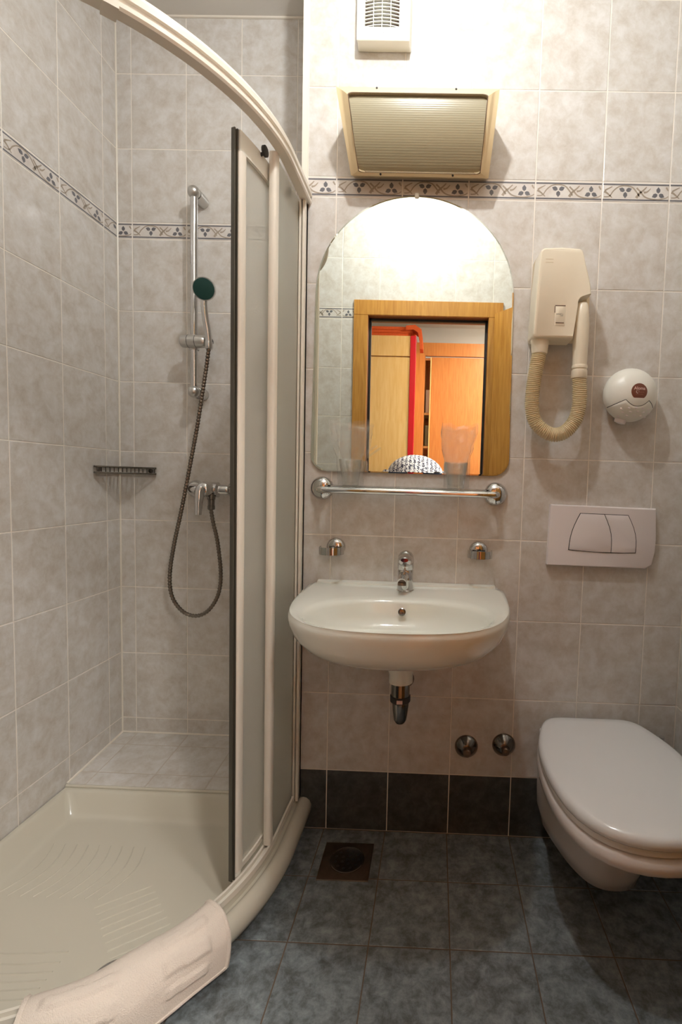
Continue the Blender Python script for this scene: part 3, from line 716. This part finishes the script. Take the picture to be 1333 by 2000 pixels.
# ------------------------------------------------------------------ hair dryer
hd = thing('hair_dryer', (.66, 0, 1.55), 'ivory wall-mounted hair dryer with a ribbed hose hanging in a loop', 'hair dryer')
b = B(); b.prism([(.596, 1.582), (.766, 1.582), (.768, 1.70), (.742, 1.80), (.732, 1.822), (.612, 1.822), (.602, 1.812)], -.001, -.04, 'y', .006); obj('back_plate', b, 'cream_dark', hd, 30)
b = B(); b.prism([(.700, 1.588), (.758, 1.588), (.757, 1.66), (.752, 1.695), (.715, 1.695)], -.038, -.064, 'y', .003); obj('cradle', b, 'cream_dark', hd, 30)
def arc(cx, cz, r, a0, a1, k=5): return [(cx+r*math.cos(math.radians(a0+(a1-a0)*i/k)), cz+r*math.sin(math.radians(a0+(a1-a0)*i/k))) for i in range(k+1)]
front = [(.706, 1.568)] + [(.716, 1.655)] + arc(.735, 1.666, .019, 175, 100, 4) + [(.752, 1.692)] + [(.748, 1.72)] + arc(.711, 1.803, .013, 12, 85, 4) + [(.665, 1.8185)] + arc(.617, 1.803, .013, 95, 165, 4) + [(.596, 1.70)] + arc(.602, 1.578, .011, 180, 260, 4)
b = B(); cxm, czm = .66, 1.69
b.loft([[((x-cxm)*s+cxm+dx, y, (z-czm)*s+czm) for x, z in front] for y, s, dx in ((-.04, 1.015, -.002), (-.07, 1.01, -.001), (-.098, 1., 0), (-.105, .985, 0), (-.1075, .955, 0))], True, True); obj('body', b, 'cream_plastic', hd, 32)
b = B(); b.loft([[(x, y, z) for x, z in rrect(a, c, d_, e, .001, 2)] for y, a, c, d_, e in ((-.1076, .6505, .6795, 1.6005, 1.656), (-.1086, .652, .678, 1.602, 1.6545))], True, True); pl = obj('rating_plate', b, 'cream_plastic', hd, 30)
for q in ((.6505, .6795, -.1088, -.1075, 1.655, 1.6575), (.6490, .6508, -.1088, -.1075, 1.637, 1.6545), (.6535, .6765, -.109, -.108, 1.6075, 1.610)):
    b = B(); b.box(*q); obj('slot', b, 'brown_seam', pl, 0)
text_mesh('lettering', 'SUNSET 4', .0045, 'seam', pl, lambda x, y: (.6735+x, -.109, 1.6325+y), 'RIGHT')
text_mesh('lettering', '1200', .0042, 'seam', pl, lambda x, y: (.6735+x, -.109, 1.6285+y), 'RIGHT')
b = B()
for z in (1.7835, 1.7745): b.box(.618, .640, -.1080, -.1073, z, z+.001)
obj('embossed_mark', b, 'cream_dark', hd, 0)
b = B(); b.lathe([(.0135, 0), (.016, .003), (.0205, .03), (.0225, .06), (.0225, .10), (.0205, .172)], (.7325, -.085, 1.672), (.02, .06, -1), 24); obj('nozzle_handle', b, 'cream_plastic', hd, 40)
b = B(); b.lathe([(.0215, 0), (.0225, .003), (.0225, .009), (.0205, .010), (.0205, .014), (.0225, .015), (.0235, .036), (.022, .038)], (.7365, -.0745, 1.50), (.005, .05, -1), 24); obj('collar', b, 'cream_plastic', hd, 40)
b = B(); b.lathe([(.0265, 0), (.026, .01), (.0255, .011), (.0235, .036), (.022, .04)], (.6185, -.072, 1.570), (0, .0, -1), 24); obj('hose_socket', b, 'cream_plastic', hd, 40)
hp = catmull([(.6185, -.072, 1.535), (.610, -.071, 1.478), (.6045, -.069, 1.422), (.6045, -.067, 1.375), (.616, -.066, 1.335), (.642, -.066, 1.309), (.673, -.066, 1.298), (.704, -.067, 1.307), (.730, -.069, 1.338), (.741, -.071, 1.379), (.741, -.072, 1.427), (.7375, -.073, 1.464)], 20)
dn = []; acc = 0.
for i in range(len(hp)-1):
    seg = (hp[i+1]-hp[i]).length
    while acc < seg: dn.append(hp[i].lerp(hp[i+1], acc/seg)); acc += .00135
    acc -= seg
b = B(); b.tube(dn, [(.0214, .0212, .0184, .0184)[i % 4] for i in range(len(dn))], 16); obj('hose', b, 'hose_plastic', hd, 20)

# ------------------------------------------------------------------ soap dispenser
sd = thing('soap_dispenser', (.902, 0, 1.35), 'round white soap dispenser with a brown badge, on the wall beside the hair dryer', 'soap dispenser')
EC, ER = Vector((.902, -.030, 1.425)), (.0795, .062, .0795)
def ell(x, z, off=0.):
    u, v = (x-EC.x)/ER[0], (z-EC.z)/ER[2]; q = max(.0, 1-u*u-v*v)
    return (x, EC.y-ER[1]*math.sqrt(q)-off, z)
b = B(); n = 40
prof = [(.060, 0), (.070, .012)] + [(.0795*math.sin(PI/2*(1-k/12)), .030+.062*math.cos(PI/2*(1-k/12))) for k in range(12)] + [(.004, .092)]
b.lathe(prof, (.902, -.0005, 1.425), (0, -1, 0), n); obj('shell', b, 'white_pvc', sd, 40)
up = catmull([(.834, 1.386, 0), (.851, 1.394, 0), (.872, 1.4035, 0)], 5)[:-1] + catmull([(.872, 1.4035, 0), (.884, 1.393, 0), (.897, 1.3865, 0), (.911, 1.386, 0), (.926, 1.391, 0), (.940, 1.4025, 0)], 5)[:-1] + catmull([(.940, 1.4025, 0), (.950, 1.396, 0), (.9625, 1.386, 0)], 4)
def low(x): u = (x-EC.x)/ER[0]; return EC.z-ER[2]*.985*math.sqrt(max(0, 1-u*u))
b = B(); rows = 9
G = [[ell(p.x, p.y-.0012+(max(low(p.x), 1.30)-p.y)*j/rows*.96, .0024*(1 if 0 < j < rows else .2)) for p in up[1:-1]] for j in range(rows+1)]
b.loft(G, False, False, closed=False); pb = obj('push_button', b, 'white_pvc', sd, 60)
b = B(); b.tube([ell(p.x, p.y, -.0003) for p in up], .0011, 6); obj('button_gap', b, 'seam', sd, 40)
b = B()
for k in range(16):
    x, z = .865+.0195*(k % 5)+.006*((k//5) % 2), 1.381-.0095*(k//5)-.004*abs(k % 5-2)*.3
    if abs(x-.905) < .05: b.lathe([(.0032, 0), (.002, .001)], ell(x, z, .0022), (0, -1, -.3), 8, sx=1.6)
tag(obj('dimples', b, 'plate', pb, 40), kind='stuff')
b = B(); b.lathe([(.018, 0), (.016, .01), (.008, .012)], (.880, -.030, 1.3525), (-.3, .1, -1), 14); obj('spout', b, 'plate', sd, 40)
lc = (.9075, 1.4265); disc = [(lc[0]+.0235*math.cos(a), max(lc[1]-.0185, lc[1]+.0235*math.sin(a))) for a in [2*PI*k/36 for k in range(36)]]
b = B(); b.loft([[ell(lc[0]+(x-lc[0])*f, lc[1]+(z-lc[1])*f, .0006) for x, z in disc] for f in (1, .75, .5, .25, .02)], False, True); bd = obj('badge', b, 'brown_label', sd, 60)
text_mesh('lettering', 'Aloma', .0125, 'pale_print', bd, lambda x, y: ell(lc[0]+x, lc[1]+.0085+y, .0012), bold=.0002)
text_mesh('lettering', 'crema sapone', .0048, 'mid_print', bd, lambda x, y: ell(lc[0]+x, lc[1]-.002+y, .0012))
text_mesh('lettering', 'mani e corpo', .0042, 'mid_print', bd, lambda x, y: ell(lc[0]+x, lc[1]-.0085+y, .0012))

# ------------------------------------------------------------------ flush plate
fp = thing('flush_plate', (.845, 0, .9), 'white dual-button flush plate on the wall over the toilet', 'flush plate')
pl4 = [(.681, .902), (.84, .8995), (.985, .899), (1.004, .912), (1.012, .95), (1.0135, .99), (1.0075, 1.086), (.6845, 1.090)]
b = B(); b.prism(pl4, -.001, -.020, 'y', .005); obj('cover', b, 'plate', fp, 30)
def curve(a, c, bow, k=6): return [(a[0]+(c[0]-a[0])*i/k+bow*math.sin(PI*i/k), a[1]+(c[1]-a[1])*i/k) for i in range(k+1)]
whole = curve((.744, .950), (.7755, 1.066), -.008) + curve((.9235, 1.064), (.952, .9465), .011) + [(.9, .9445), (.85, .9445), (.79, .947)]
b = B(); b.prism(whole, -.0195, -.0206, 'y'); obj('recess', b, 'seam', fp, 0)
bt1 = curve((.7465, .952), (.7772, 1.0642), -.008) + curve((.849, 1.0632), (.8745, .9468), .010) + [(.83, .9468), (.785, .949)]
bt2 = curve((.8765, .9468), (.851, 1.0632), .010) + curve((.9222, 1.0622), (.9498, .9487), .0105) + [(.915, .9468)]
for q in (bt1, bt2): b = B(); b.prism(q, -.0200, -.0226, 'y', .001); obj('button', b, 'plate', fp, 30)

# ------------------------------------------------------------------ glass shelf with rail
sh = thing('glass_shelf', (.243, 0, 1.10), 'narrow clear glass shelf with a chrome front rail, under the mirror', 'shelf')
for x, z in ((-.029, 1.119), (.515, 1.116)):
    b = B(); b.lathe([(.0365, 0), (.0365, .003), (.034, .011), (.026, .019), (.012, .024)], (x, -.001, z), (0, -1, 0), 28); obj('rosette', b, 'chrome', sh, 50)
b = B(); b.tube(catmull([(-.029, -.018, 1.118), (-.029, -.042, 1.1165), (-.024, -.056, 1.1155), (-.008, -.062, 1.1150), (.1, -.063, 1.1150), (.243, -.063, 1.1145), (.39, -.063, 1.1140), (.494, -.062, 1.1140), (.510, -.056, 1.1145), (.515, -.042, 1.115), (.515, -.018, 1.116)], 6), .0098, 14); obj('rail', b, 'chrome', sh, 50)
b = B(); b.cbox(.0, .486, -.098, -.012, 1.1252, 1.1302, .001); obj('glass_plate', b, 'glass', sh, 20)
for x in (.0, .470): b = B(); b.box(x+.004, x+.012, -.02, -.001, 1.120, 1.1255); obj('support', b, 'chrome', sh, 0)
def tumbler(name, cx, cy, z, label, phase):
    t = thing(name, (cx, cy, z), label, 'glass', 'tumblers on the glass shelf')
    b = B(); N = 40
    def facet(r, f): return [(cx+r*(1+f*math.cos(10*(2*PI*j/N+phase)))*math.cos(2*PI*j/N), cy+r*(1+f*math.cos(10*(2*PI*j/N+phase)))*math.sin(2*PI*j/N)) for j in range(N)]
    rows = [(.0225, 0, .0), (.0245, .001, .02), (.0275, .03, .035), (.030, .048, .03), (.0325, .052, 0), (.0355, .077, 0), (.0350, .078, 0), (.0338, .077, 0), (.030, .05, 0), (.0265, .03, 0), (.0225, .010, 0), (.004, .008, 0)]
    b.loft([[p+(z+h,) for p in facet(r, f)] for r, h, f in rows], True, True); obj('bowl', b, 'thin_glass', t, 25)
    return t
GZ = 1.1304
tumbler('tumbler', .069, -.056, GZ, 'clear tumbler under creased cellophane, at the shower end of the glass shelf', .0)
tumbler('tumbler', .387, -.056, GZ, 'clear tumbler under smooth cellophane, at the hair dryer end of the glass shelf', .2)
def bag(cx, cy, z0, seed, h, w0, w1, lean, label):
    rnd = random.Random(seed); b = B(); N = 28; rows = []
    a_ = [rnd.uniform(0, 6.28) for _ in range(4)]
    for k in range(15):
        t = k/14; z = z0+h*t
        rx = w0 if t < .32 else w0+(w1-w0)*((t-.32)/.68)**.8
        ry = w0 if t < .32 else w0*(1-.86*((t-.32)/.68)**.6)
        if .33 < t < .6: rx *= .86+.14*abs((t-.46)/.14)
        rows.append([(cx+lean*t+(rx*(1+.05*math.sin(3*q+a_[0]+5*t)))*math.cos(q), cy+(ry+.004*t*math.sin(5*q+a_[1]+6*t))*math.sin(q), z+(.006*math.sin(2*q+a_[2]) if k == 14 else 0)+.003*t*math.sin(7*q+a_[3])) for q in [2*PI*j/N for j in range(N)]])
    rows = [[(x+rnd.uniform(-1, 1)*.0035*(k/14), y+rnd.uniform(-1, 1)*.005*(k/14), z) for x, y, z in r] for k, r in enumerate(rows)]
    b.loft(rows, False, False)
    o = obj('cellophane_bag', b, 'film', None, 18); tag(o, label, 'wrapper', 'cellophane bags over the tumblers'); return o
bag(.069, -.056, GZ+.002, 3, .190, .0385, .062, -.008, 'creased cellophane bag flaring open over the tumbler on the shower side of the shelf')
b = B()
b.loft([[(x, -.062-.006*math.sin(k*1.3), z) for x, z in ((.098+.012*k, 1.213+.0085*k), (.101+.012*k, 1.2165+.0085*k), (.1+.012*k, 1.222+.008*k), (.096+.012*k, 1.222+.008*k))] for k in range(5)], True, True)
tag(obj('cellophane_twist', b, 'film', None, 20), 'shiny twisted corner of cellophane sticking out over the shower side tumbler', 'wrapper')
bag(.387, -.056, GZ+.002, 8, .188, .0385, .055, .008, 'smooth cellophane bag standing upright over the tumbler at the hair dryer end')

# ------------------------------------------------------------------ tooth mug holders
for x, z, sw, lb in ((.018, .934, -.007, 'empty chrome ring holder on the tiles at the shower side of the tap'), (.468, .937, .002, 'empty chrome ring holder on the tiles at the toilet side of the tap')):
    t = thing('ring_holder', (x, 0, z), lb, 'tumbler holder', 'ring holders beside the tap')
    b = B(); b.lathe([(.030, 0), (.030, .003), (.027, .010), (.018, .016), (.008, .019)], (x, -.001, z), (0, -1, 0), 26); obj('rosette', b, 'chrome', t, 50)
    b = B(); b.tube([(x, -.015, z), (x+sw*.3, -.030, z)], .008, 10); obj('stub', b, 'chrome', t, 40)
    b = B(); pts = []
    for k in range(25): a = math.radians(105-210*k/24); pts.append((x+sw+.036*math.sin(a), -.034-.034*math.cos(a)))
    b.loft([[(p[0]+(p[0]-x-sw)*e, p[1]+(p[1]+.034)*e, z-.006+h) for e, h in ((0, -.0115), (.08, -.0115), (.08, .0115), (0, .0115))] for p in pts], True, True); obj('clamp_ring', b, 'chrome', t, 40)

# ------------------------------------------------------------------ wash basin
BXC = .2435
half = [(.302, 0), (.303, -.06), (.299, -.16), (.29, -.26), (.272, -.345), (.243, -.408), (.195, -.46), (.115, -.494), (0, -.505)]
poly = [(BXC-x, y) for x, y in half] + [(BXC+x, y) for x, y in reversed(half[:-1])]
poly = [(p.x, p.y) for p in catmull([(p[0], p[1], 0) for p in poly], 5)]
NB = 72; BC = (BXC, -.29)
OUT = ray_outline([(p[0], min(p[1], 0)) for p in poly], BC, NB)
def bscale(s, z, flat=0.):
    sy = .42+.58*s
    return [(BXC+(x-BXC)*s, min(y*sy, -.001), z) for x, y in OUT]
ELL = []
for k in range(NB):
    a = 2*PI*k/NB; ca, sa = math.cos(a), math.sin(a); p = 2.3
    r = (abs(ca/.236)**p+abs(sa/(.152 if sa > 0 else .165))**p)**(-1/p); ELL.append((BXC+r*ca, -.328+r*sa))
def bowl(f, z, dy=0.): return [(BXC+(x-BXC)*f, -.328+(y+.328)*f+dy, z) for x, y in ELL]
def blend(f, z): return [(p[0]+(q[0]-p[0])*f, p[1]+(q[1]-p[1])*f, z) for p, q in zip(OUT, ELL)]
wb = thing('wash_basin', (BXC, 0, .6), 'white ceramic wash basin mounted on the tiled wall under the shelf', 'wash basin')
b = B()
b.loft([bscale(s, z) for s, z in ((.2, .655), (.32, .664), (.46, .678), (.6, .694), (.72, .708), (.82, .722), (.9, .740), (.955, .761), (.985, .782), (.998, .795), (1.003, .806), (1., .814), (.992, .819))]
       + [blend(f, z) for f, z in ((.12, .8215), (.5, .820), (.86, .818), (.96, .8155))] + [bowl(f, z) for f, z in ((.985, .811), (.965, .803), (.94, .790), (.90, .772), (.82, .752), (.68, .738), (.48, .731), (.25, .728), (.1, .727))], True, True)
obj('bowl', b, 'ceramic', wb, 60)
b = B(); b.loft([[(x, -.001, .815), (x, -.020-.012*math.sin(PI*(x-BXC+.29)/.58), .820), (x, -.017-.012*math.sin(PI*(x-BXC+.29)/.58), .8265), (x, -.001, .829)] for x in [BXC-.28+.56*i/20 for i in range(21)]], True, True); obj('back_ridge', b, 'ceramic', wb, 30)
b = B(); b.lathe([(.011, 0), (.0105, .003), (.008, .004), (.007, .001), (.0, .0005)], (BXC+.001, -.1985, .786), (0, -1, .45), 18, cap=False); obj('overflow', b, 'dark_chrome', wb, 40)
b = B(); b.lathe([(.031, 0), (.030, .003), (.022, .004), (.0, .0045)], (BXC, -.328, .7275), (0, 0, 1), 24, cap=False); obj('waste', b, 'chrome', wb, 40)
b = B(); b.lathe([(.034, 0), (.034, .025), (.055, .075)], (.2465, -.2, .590), (0, 0, 1), 24); obj('waste_boss', b, 'ceramic', wb, 40)
tr = thing('bottle_trap', (.2475, -.2, .46), 'chrome bottle trap hanging under the wash basin', 'trap')
b = B(); b.lathe([(.026, 0), (.026, .039), (.024, .041)], (.2465, -.2, .548), (0, 0, 1), 22); obj('tailpiece', b, 'dark_chrome', tr, 40)
b = B(); b.lathe([(.025, 0), (.0285, .003), (.0285, .018), (.025, .021)], (.2465, -.2, .532), (0, 0, 1), 22); obj('slip_nut', b, 'seam', tr, 40)
b = B(); b.box(.2385, .2545, -.2295, -.227, .537, .547); obj('tag', b, 'pale_print', tr, 0)
b = B(); b.lathe([(.006, 0), (.013, .003), (.018, .012), (.022, .04), (.0235, .058), (.0235, .064)], (.2475, -.2, .469), (0, 0, 1), 20); obj('cup', b, 'dark_chrome', tr, 40)
b = B(); b.tube([(.2475, -.19, .515), (.2475, -.001, .515)], .015, 12); b.lathe([(.03, 0), (.026, .008)], (.2475, -.001, .515), (0, -1, 0), 18); obj('outlet_pipe', b, 'dark_chrome', tr, 40)
# basin tap
TX, TY = .2445, -.075
tp = thing('basin_tap', (TX, TY, .82), 'chrome single-lever basin tap with a domed top', 'tap')
b = B(); b.lathe([(.0255, 0), (.0265, .002), (.0245, .004), (.0235, .03), (.0235, .062), (.022, .064)], (TX, TY, .8195), (0, 0, 1), 28); obj('body', b, 'chrome', tp, 40)
b = B(); b.tube(catmull([(TX-.002, TY-.012, .868), (TX-.003, TY-.035, .866), (TX-.005, TY-.055, .863), (TX-.006, TY-.066, .858)], 5), [.0145]*6+[.0135]*6+[.013]*4, 14); sp = obj('spout', b, 'chrome', tp, 50)
b = B(); b.lathe([(.0125, 0), (.0125, .006), (.0105, .007)], (TX-.006, TY-.062, .853), (0, -.25, -1), 16); obj('aerator', b, 'steel', sp, 40)
b = B(); b.lathe([(.0235, 0), (.0245, .003), (.0245, .028), (.0225, .041), (.0165, .050), (.008, .055), (.0, .056)], (TX, TY, .885), (0, -.06, 1), 28, cap=False); obj('cap', b, 'chrome', tp, 50)
b = B(); b.loft([[(TX+rx*math.cos(2*PI*j/20), y, z+rz*math.sin(2*PI*j/20)) for j in range(20)] for y, z, rx, rz in ((TY, .912, .022, .022), (TY-.020, .914, .0235, .021), (TY-.038, .917, .022, .017), (TY-.055, .920, .018, .012), (TY-.064, .921, .011, .006))], True, True); obj('lever', b, 'chrome', tp, 50)
# corner valves
for x, z, lb in ((.452, .299, 'chrome valve rosette low on the wall, the one next to the basin trap'), (.5725, .309, 'chrome valve rosette low on the wall, the one next to the toilet')):
    t = thing('valve_rosette', (x, 0, z), lb, 'valve cover', 'valve covers under the basin')
    b = B(); b.lathe([(.0375, 0), (.037, .003), (.034, .008), (.017, .026), (.015, .027)], (x, -.001, z), (0, -1, 0), 30); obj('rosette', b, 'dark_chrome', t, 30)
    b = B(); b.lathe([(.0125, 0), (.0125, .026), (.0105, .029), (.0, .03)], (x, -.02, z), (0, -1, 0), 16, cap=False); obj('knob', b, 'steel', t, 30)

# ------------------------------------------------------------------ toilet
TCX = .834
hA = [(.150, 0), (.158, -.04), (.180, -.12), (.1935, -.2), (.1965, -.29), (.190, -.37), (.170, -.445), (.130, -.505), (.07, -.54), (0, -.55)]
hT = [(.150, 0), (.148, -.06), (.130, -.15), (.103, -.235), (.07, -.292), (.035, -.315), (0, -.32)]
def full(h): return [(p.x, p.y) for p in catmull([(TCX-x, y, 0) for x, y in h] + [(TCX+x, y, 0) for x, y in reversed(h[:-1])], 6)]
NT = 64; TC = (TCX, -.16)
LA, LT = ray_outline(full(hA), TC, NT), ray_outline(full(hT), TC, NT)
def tl(wt, s, z, dy=0.): return [(TCX+((p[0]*(1-wt)+q[0]*wt)-TCX)*s, min((p[1]*(1-wt)+q[1]*wt)*s+dy, -.002), z) for p, q in zip(LA, LT)]
wc = thing('toilet', (TCX, 0, .06), 'white wall-hung toilet with its lid closed', 'toilet')
b = B()
b.loft([tl(*a) for a in ((1, .55, .062), (1, .8, .066), (1, .93, .085), (1, .99, .13), (.97, 1.01, .18), (.86, 1.01, .222), (.66, .985, .252), (.42, .965, .278), (.24, .962, .298), (.12, .970, .315), (.05, .985, .328), (0, 1.004, .340), (0, 1.008, .354), (0, 1.002, .366), (0, .985, .372))], True, True)
obj('pan', b, 'ceramic_wc', wc, 60)
hL = [(.095, -.020), (.124, -.027), (.146, -.048), (.162, -.082), (.181, -.14)] + hA[3:]
LL = ray_outline(full(hL), TC, NT)
def lid(s, z):
    return [(TCX+(p[0]-TCX)*s, -.29+(p[1]+.29)*s, z) for p in LL]
b = B(); b.loft([lid(s, z) for s, z in ((.955, .373), (.975, .376), (.975, .386), (.96, .390))], True, True); obj('seat_ring', b, 'seat', wc, 50)
b = B(); b.loft([lid(s, z) for s, z in ((.965, .3925), (.99, .3925), (1.006, .397), (1.010, .404), (1.004, .412), (.985, .418), (.95, .4215), (.85, .4235), (.5, .425), (.1, .4255))], True, True); obj('lid', b, 'seat', wc, 60)
for x in (-.075, .075):
    b = B(); b.lathe([(.013, -.02), (.013, .02)], (TCX+x, -.014, .390), (1, 0, 0), 14); obj('hinge', b, 'seat', wc, 40)
# brush behind the toilet
br = thing('toilet_brush', (1.058, -.062, 0), 'toilet brush with a thin steel handle standing behind the toilet by the side wall', 'toilet brush')
b = B(); b.lathe([(.042, 0), (.046, .004), (.044, .13), (.040, .132), (.036, .13), (.03, .02)], (1.056, -.058, .0), (0, 0, 1), 24); obj('holder', b, 'white_pvc', br, 40)
b = B(); b.tube([(1.056, -.058, .06), (1.050, -.056, .355)], .0055, 10); b.lathe([(.008, 0), (.0085, .03), (.008, .034)], (1.0495, -.056, .35), (-.02, 0, 1), 14); obj('handle', b, 'satin', br, 40)

# ------------------------------------------------------------------ floor drain
fdn = thing('floor_drain', (.092, -.133, 0), 'square brown metal floor drain with a round grate, under the basin', 'floor drain')
b = B(); b.prism([(.018, -.207), (.168, -.205), (.167, -.06), (.017, -.062)], -.002, .0022, 'z', .0012); obj('plate', b, 'steel', fdn, 20)
b = B(); b.lathe([(.052, 0), (.052, .0028), (.049, .0036), (.047, .0026), (.0, .0022)], (.095, -.130, .001), (0, 0, 1), 40, cap=False); gr = obj('grate', b, 'dark_chrome', fdn, 30)
for k in range(17):
    if k < 1: p = (.095, -.13)
    elif k < 6: p = (.095+.017*math.cos(2*PI*k/5), -.13+.017*math.sin(2*PI*k/5))
    else: p = (.095+.035*math.cos(2*PI*k/11), -.13+.035*math.sin(2*PI*k/11))
    b = B(); b.lathe([(.0048, 0), (.0046, .0008)], p+(.0033,), (0, 0, 1), 10); obj('hole', b, 'black', gr, 0)

# ------------------------------------------------------------------ ceiling lamp of the bathroom
LX, LY, LZ = .23, -.66, 2.59
lp = thing('ceiling_lamp', (LX, LY, ZC), 'round opal pendant lamp that lights the bathroom', 'ceiling lamp')
b = B(); b.lathe([(.06, 0), (.06, .012), (.045, .022)], (LX, LY, ZC), (0, 0, -1), 30); obj('canopy', b, 'white_pvc', lp, 40)
b = B(); b.tube([(LX, LY, ZC-.02), (LX, LY, LZ+.05)], .008, 10); obj('stem', b, 'white_pvc', lp, 40)
b = B(); b.lathe([(.018, 0), (.024, .02), (.022, .034)], (LX, LY, LZ+.058), (0, 0, -1), 24); obj('gallery', b, 'white_pvc', lp, 40)
b = B(); b.sphere((LX, LY, LZ), .030, 28); obj('globe', b, 'lit_globe', lp, 60)

# ------------------------------------------------------------------ photographer, seen as a sliver in the mirror
ps = thing('person', (.18, -2.2, 0), 'person in a white zigzag knit sweater bending down behind the tripod height camera', 'person')
def skinned(name, verts, edges, mat_, parent, sub=2):
    o0 = origin(parent)
    me = bpy.data.meshes.new(name); me.from_pydata([(v[0]-o0.x, v[1]-o0.y, v[2]-o0.z) for v in verts], edges, [])
    me.materials.append(M[mat_]); me.update()
    o = bpy.data.objects.new(name, me); COL.objects.link(o); o.parent = parent
    md = o.modifiers.new('skin', 'SKIN'); md.use_smooth_shade = True
    sv = me.skin_vertices[0].data if me.skin_vertices else None
    if sv is None:
        me.attributes.new  # skin data is made by the modifier's owner below
    for i, v in enumerate(verts):
        me.skin_vertices[0].data[i].radius = (v[3], v[4] if len(v) > 4 else v[3]); me.skin_vertices[0].data[i].use_root = (i == 0)
    sb = o.modifiers.new('sub', 'SUBSURF'); sb.levels = sb.render_levels = sub
    return o
def PY(y): return y if y > -1.64 else -1.64+(y+1.64)*.62
def limb(V, E, start, pts):
    k = start
    for p in pts:
        p = (p[0], PY(p[1]), p[2])+tuple(p[3:])
        V.append(p); E.append((k, len(V)-1)); k = len(V)-1
    return k
V, E = [(.18, PY(-2.36), .93, .11, .09)], []
chest = limb(V, E, 0, [(.18, -2.2, 1.07, .10, .09), (.18, -2.07, 1.10, .11, .09), (.18, -1.92, 1.12, .11, .09)])
neck = limb(V, E, chest, [(.20, -1.80, 1.11, .055, .05), (.23, -1.74, 1.13, .06, .06)])
headv = limb(V, E, neck, [(.25, -1.715, 1.09, .085, .095), (.26, -1.70, 1.02, .075, .08)])
for sx, x in ((-1, .03), (1, .33)):
    el = limb(V, E, chest, [(x, -1.98, 1.13, .06, .055), (x+sx*.075, -1.85, .98, .042, .042), (x+sx*.02, -1.70, 1.03, .032, .032), (.33+sx*.085 if sx > 0 else .25, -1.625, 1.10, .03, .026)])
    hx_ = V[el][0]
    for f in range(5):
        ox = -.03+.015*f
        limb(V, E, el, [(hx_+ox*.6, -1.605, 1.115+.012*f, .011), (hx_-sx*.012+ox*.3, -1.585, 1.122+.013*f, .0095), (hx_-sx*.03, -1.575, 1.118+.013*f, .008)])
for sx in (-1, 1):
    limb(V, E, 0, [(.17+sx*.10, -2.36, .88, .095, .095), (.17+sx*.13, -2.22, .50, .065, .065), (.17+sx*.13, -2.34, .10, .045, .045), (.17+sx*.14, -2.21, .035, .04, .03)])
try:
    skinned('body', V, E, 'skin', ps)
    sw = B(); spine = catmull([(.18, -2.11, .93), (.18, -2.07, 1.05), (.18, -1.98, 1.155), (.18, -1.87, 1.185), (.19, -1.775, 1.145), (.205, -1.715, 1.09)], 5)
    rad = catmull([(.165, .125, 0), (.18, .135, 0), (.195, .148, 0), (.195, .145, 0), (.15, .11, 0), (.075, .065, 0)], 5)
    lps = []
    for i, (p, r) in enumerate(zip(spine, rad)):
        t = (spine[min(i+1, len(spine)-1)]-spine[max(i-1, 0)]).normalized(); nrm = Vector((1, 0, 0)).cross(t).normalized()
        lps.append([p+Vector((r.x*math.cos(q), 0, 0))+nrm*(r.y*math.sin(q)) for q in [2*PI*k/32 for k in range(32)]])
    sw.loft(lps, True, True); obj('sweater', sw, 'sweater', ps, 70)
    for sx, x in ((-1, .03), (1, .33)):
        b = B(); b.tube(catmull([(x, -1.86, 1.17), (x+sx*.07, -1.81, 1.06), (x+sx*.075, -1.77, .98), (x+sx*.045, -1.72, .99), (x+sx*.02, -1.675, 1.03)], 5), [.085]*5+[.075]*5+[.062]*5+[.052]*5+[.045], 14); obj('sleeve', b, 'sweater', ps, 70)
    TV, TE = [(.17, PY(-2.36), .95, .16, .135)], []
    for sx in (-1, 1): limb(TV, TE, 0, [(.17+sx*.10, -2.36, .88, .11, .11), (.17+sx*.13, -2.22, .50, .078, .078), (.17+sx*.13, -2.34, .12, .06, .06)])
    skinned('trousers', TV, TE, 'denim', ps)
except Exception as ex:
    print('skin failed', ex)
b = B(); b.sphere((.25, PY(-1.735), 1.085), .098, 20, 0, (.95, 1, 1.05)); obj('hair', b, 'hair', ps, 60)
for sx in (-1, 1): b = B(); b.sphere((.258+sx*.032, PY(-1.622), 1.058), .012, 10); obj('eye', b, 'paper', ps, 60)
b = B(); b.loft([[(.258-.014*s, -1.628, 1.04), (.258+.014*s, -1.628, 1.04), (.258, -1.628-.0+.022*s, 1.04-.012)] for s in (.3, 1)] , True, True); obj('nose', b, 'skin', ps, 60)
for sx in (-1, 1):
    b = B(); b.box(.17+sx*.14-.05, .17+sx*.14+.05, PY(-2.43), PY(-2.05), .0, .07); obj('shoe', b, 'black', ps, 0)
cm = thing('photo_camera', (.33, -1.58, 1.1), 'black photo camera held up in the doorway, its top just showing in the mirror', 'camera')
b = B(); b.cbox(.262, .402, -1.62, -1.552, 1.10, 1.188, .008); b.prism([(.305, 1.186), (.355, 1.186), (.345, 1.212), (.315, 1.212)], -1.615, -1.555, 'y', .004); obj('body', b, 'camera_black', cm, 30)
b = B(); b.lathe([(.036, 0), (.038, .012), (.035, .022)], (.3286, -1.555, 1.1497), (0, 1, 0), 28); obj('lens', b, 'camera_black', cm, 30)
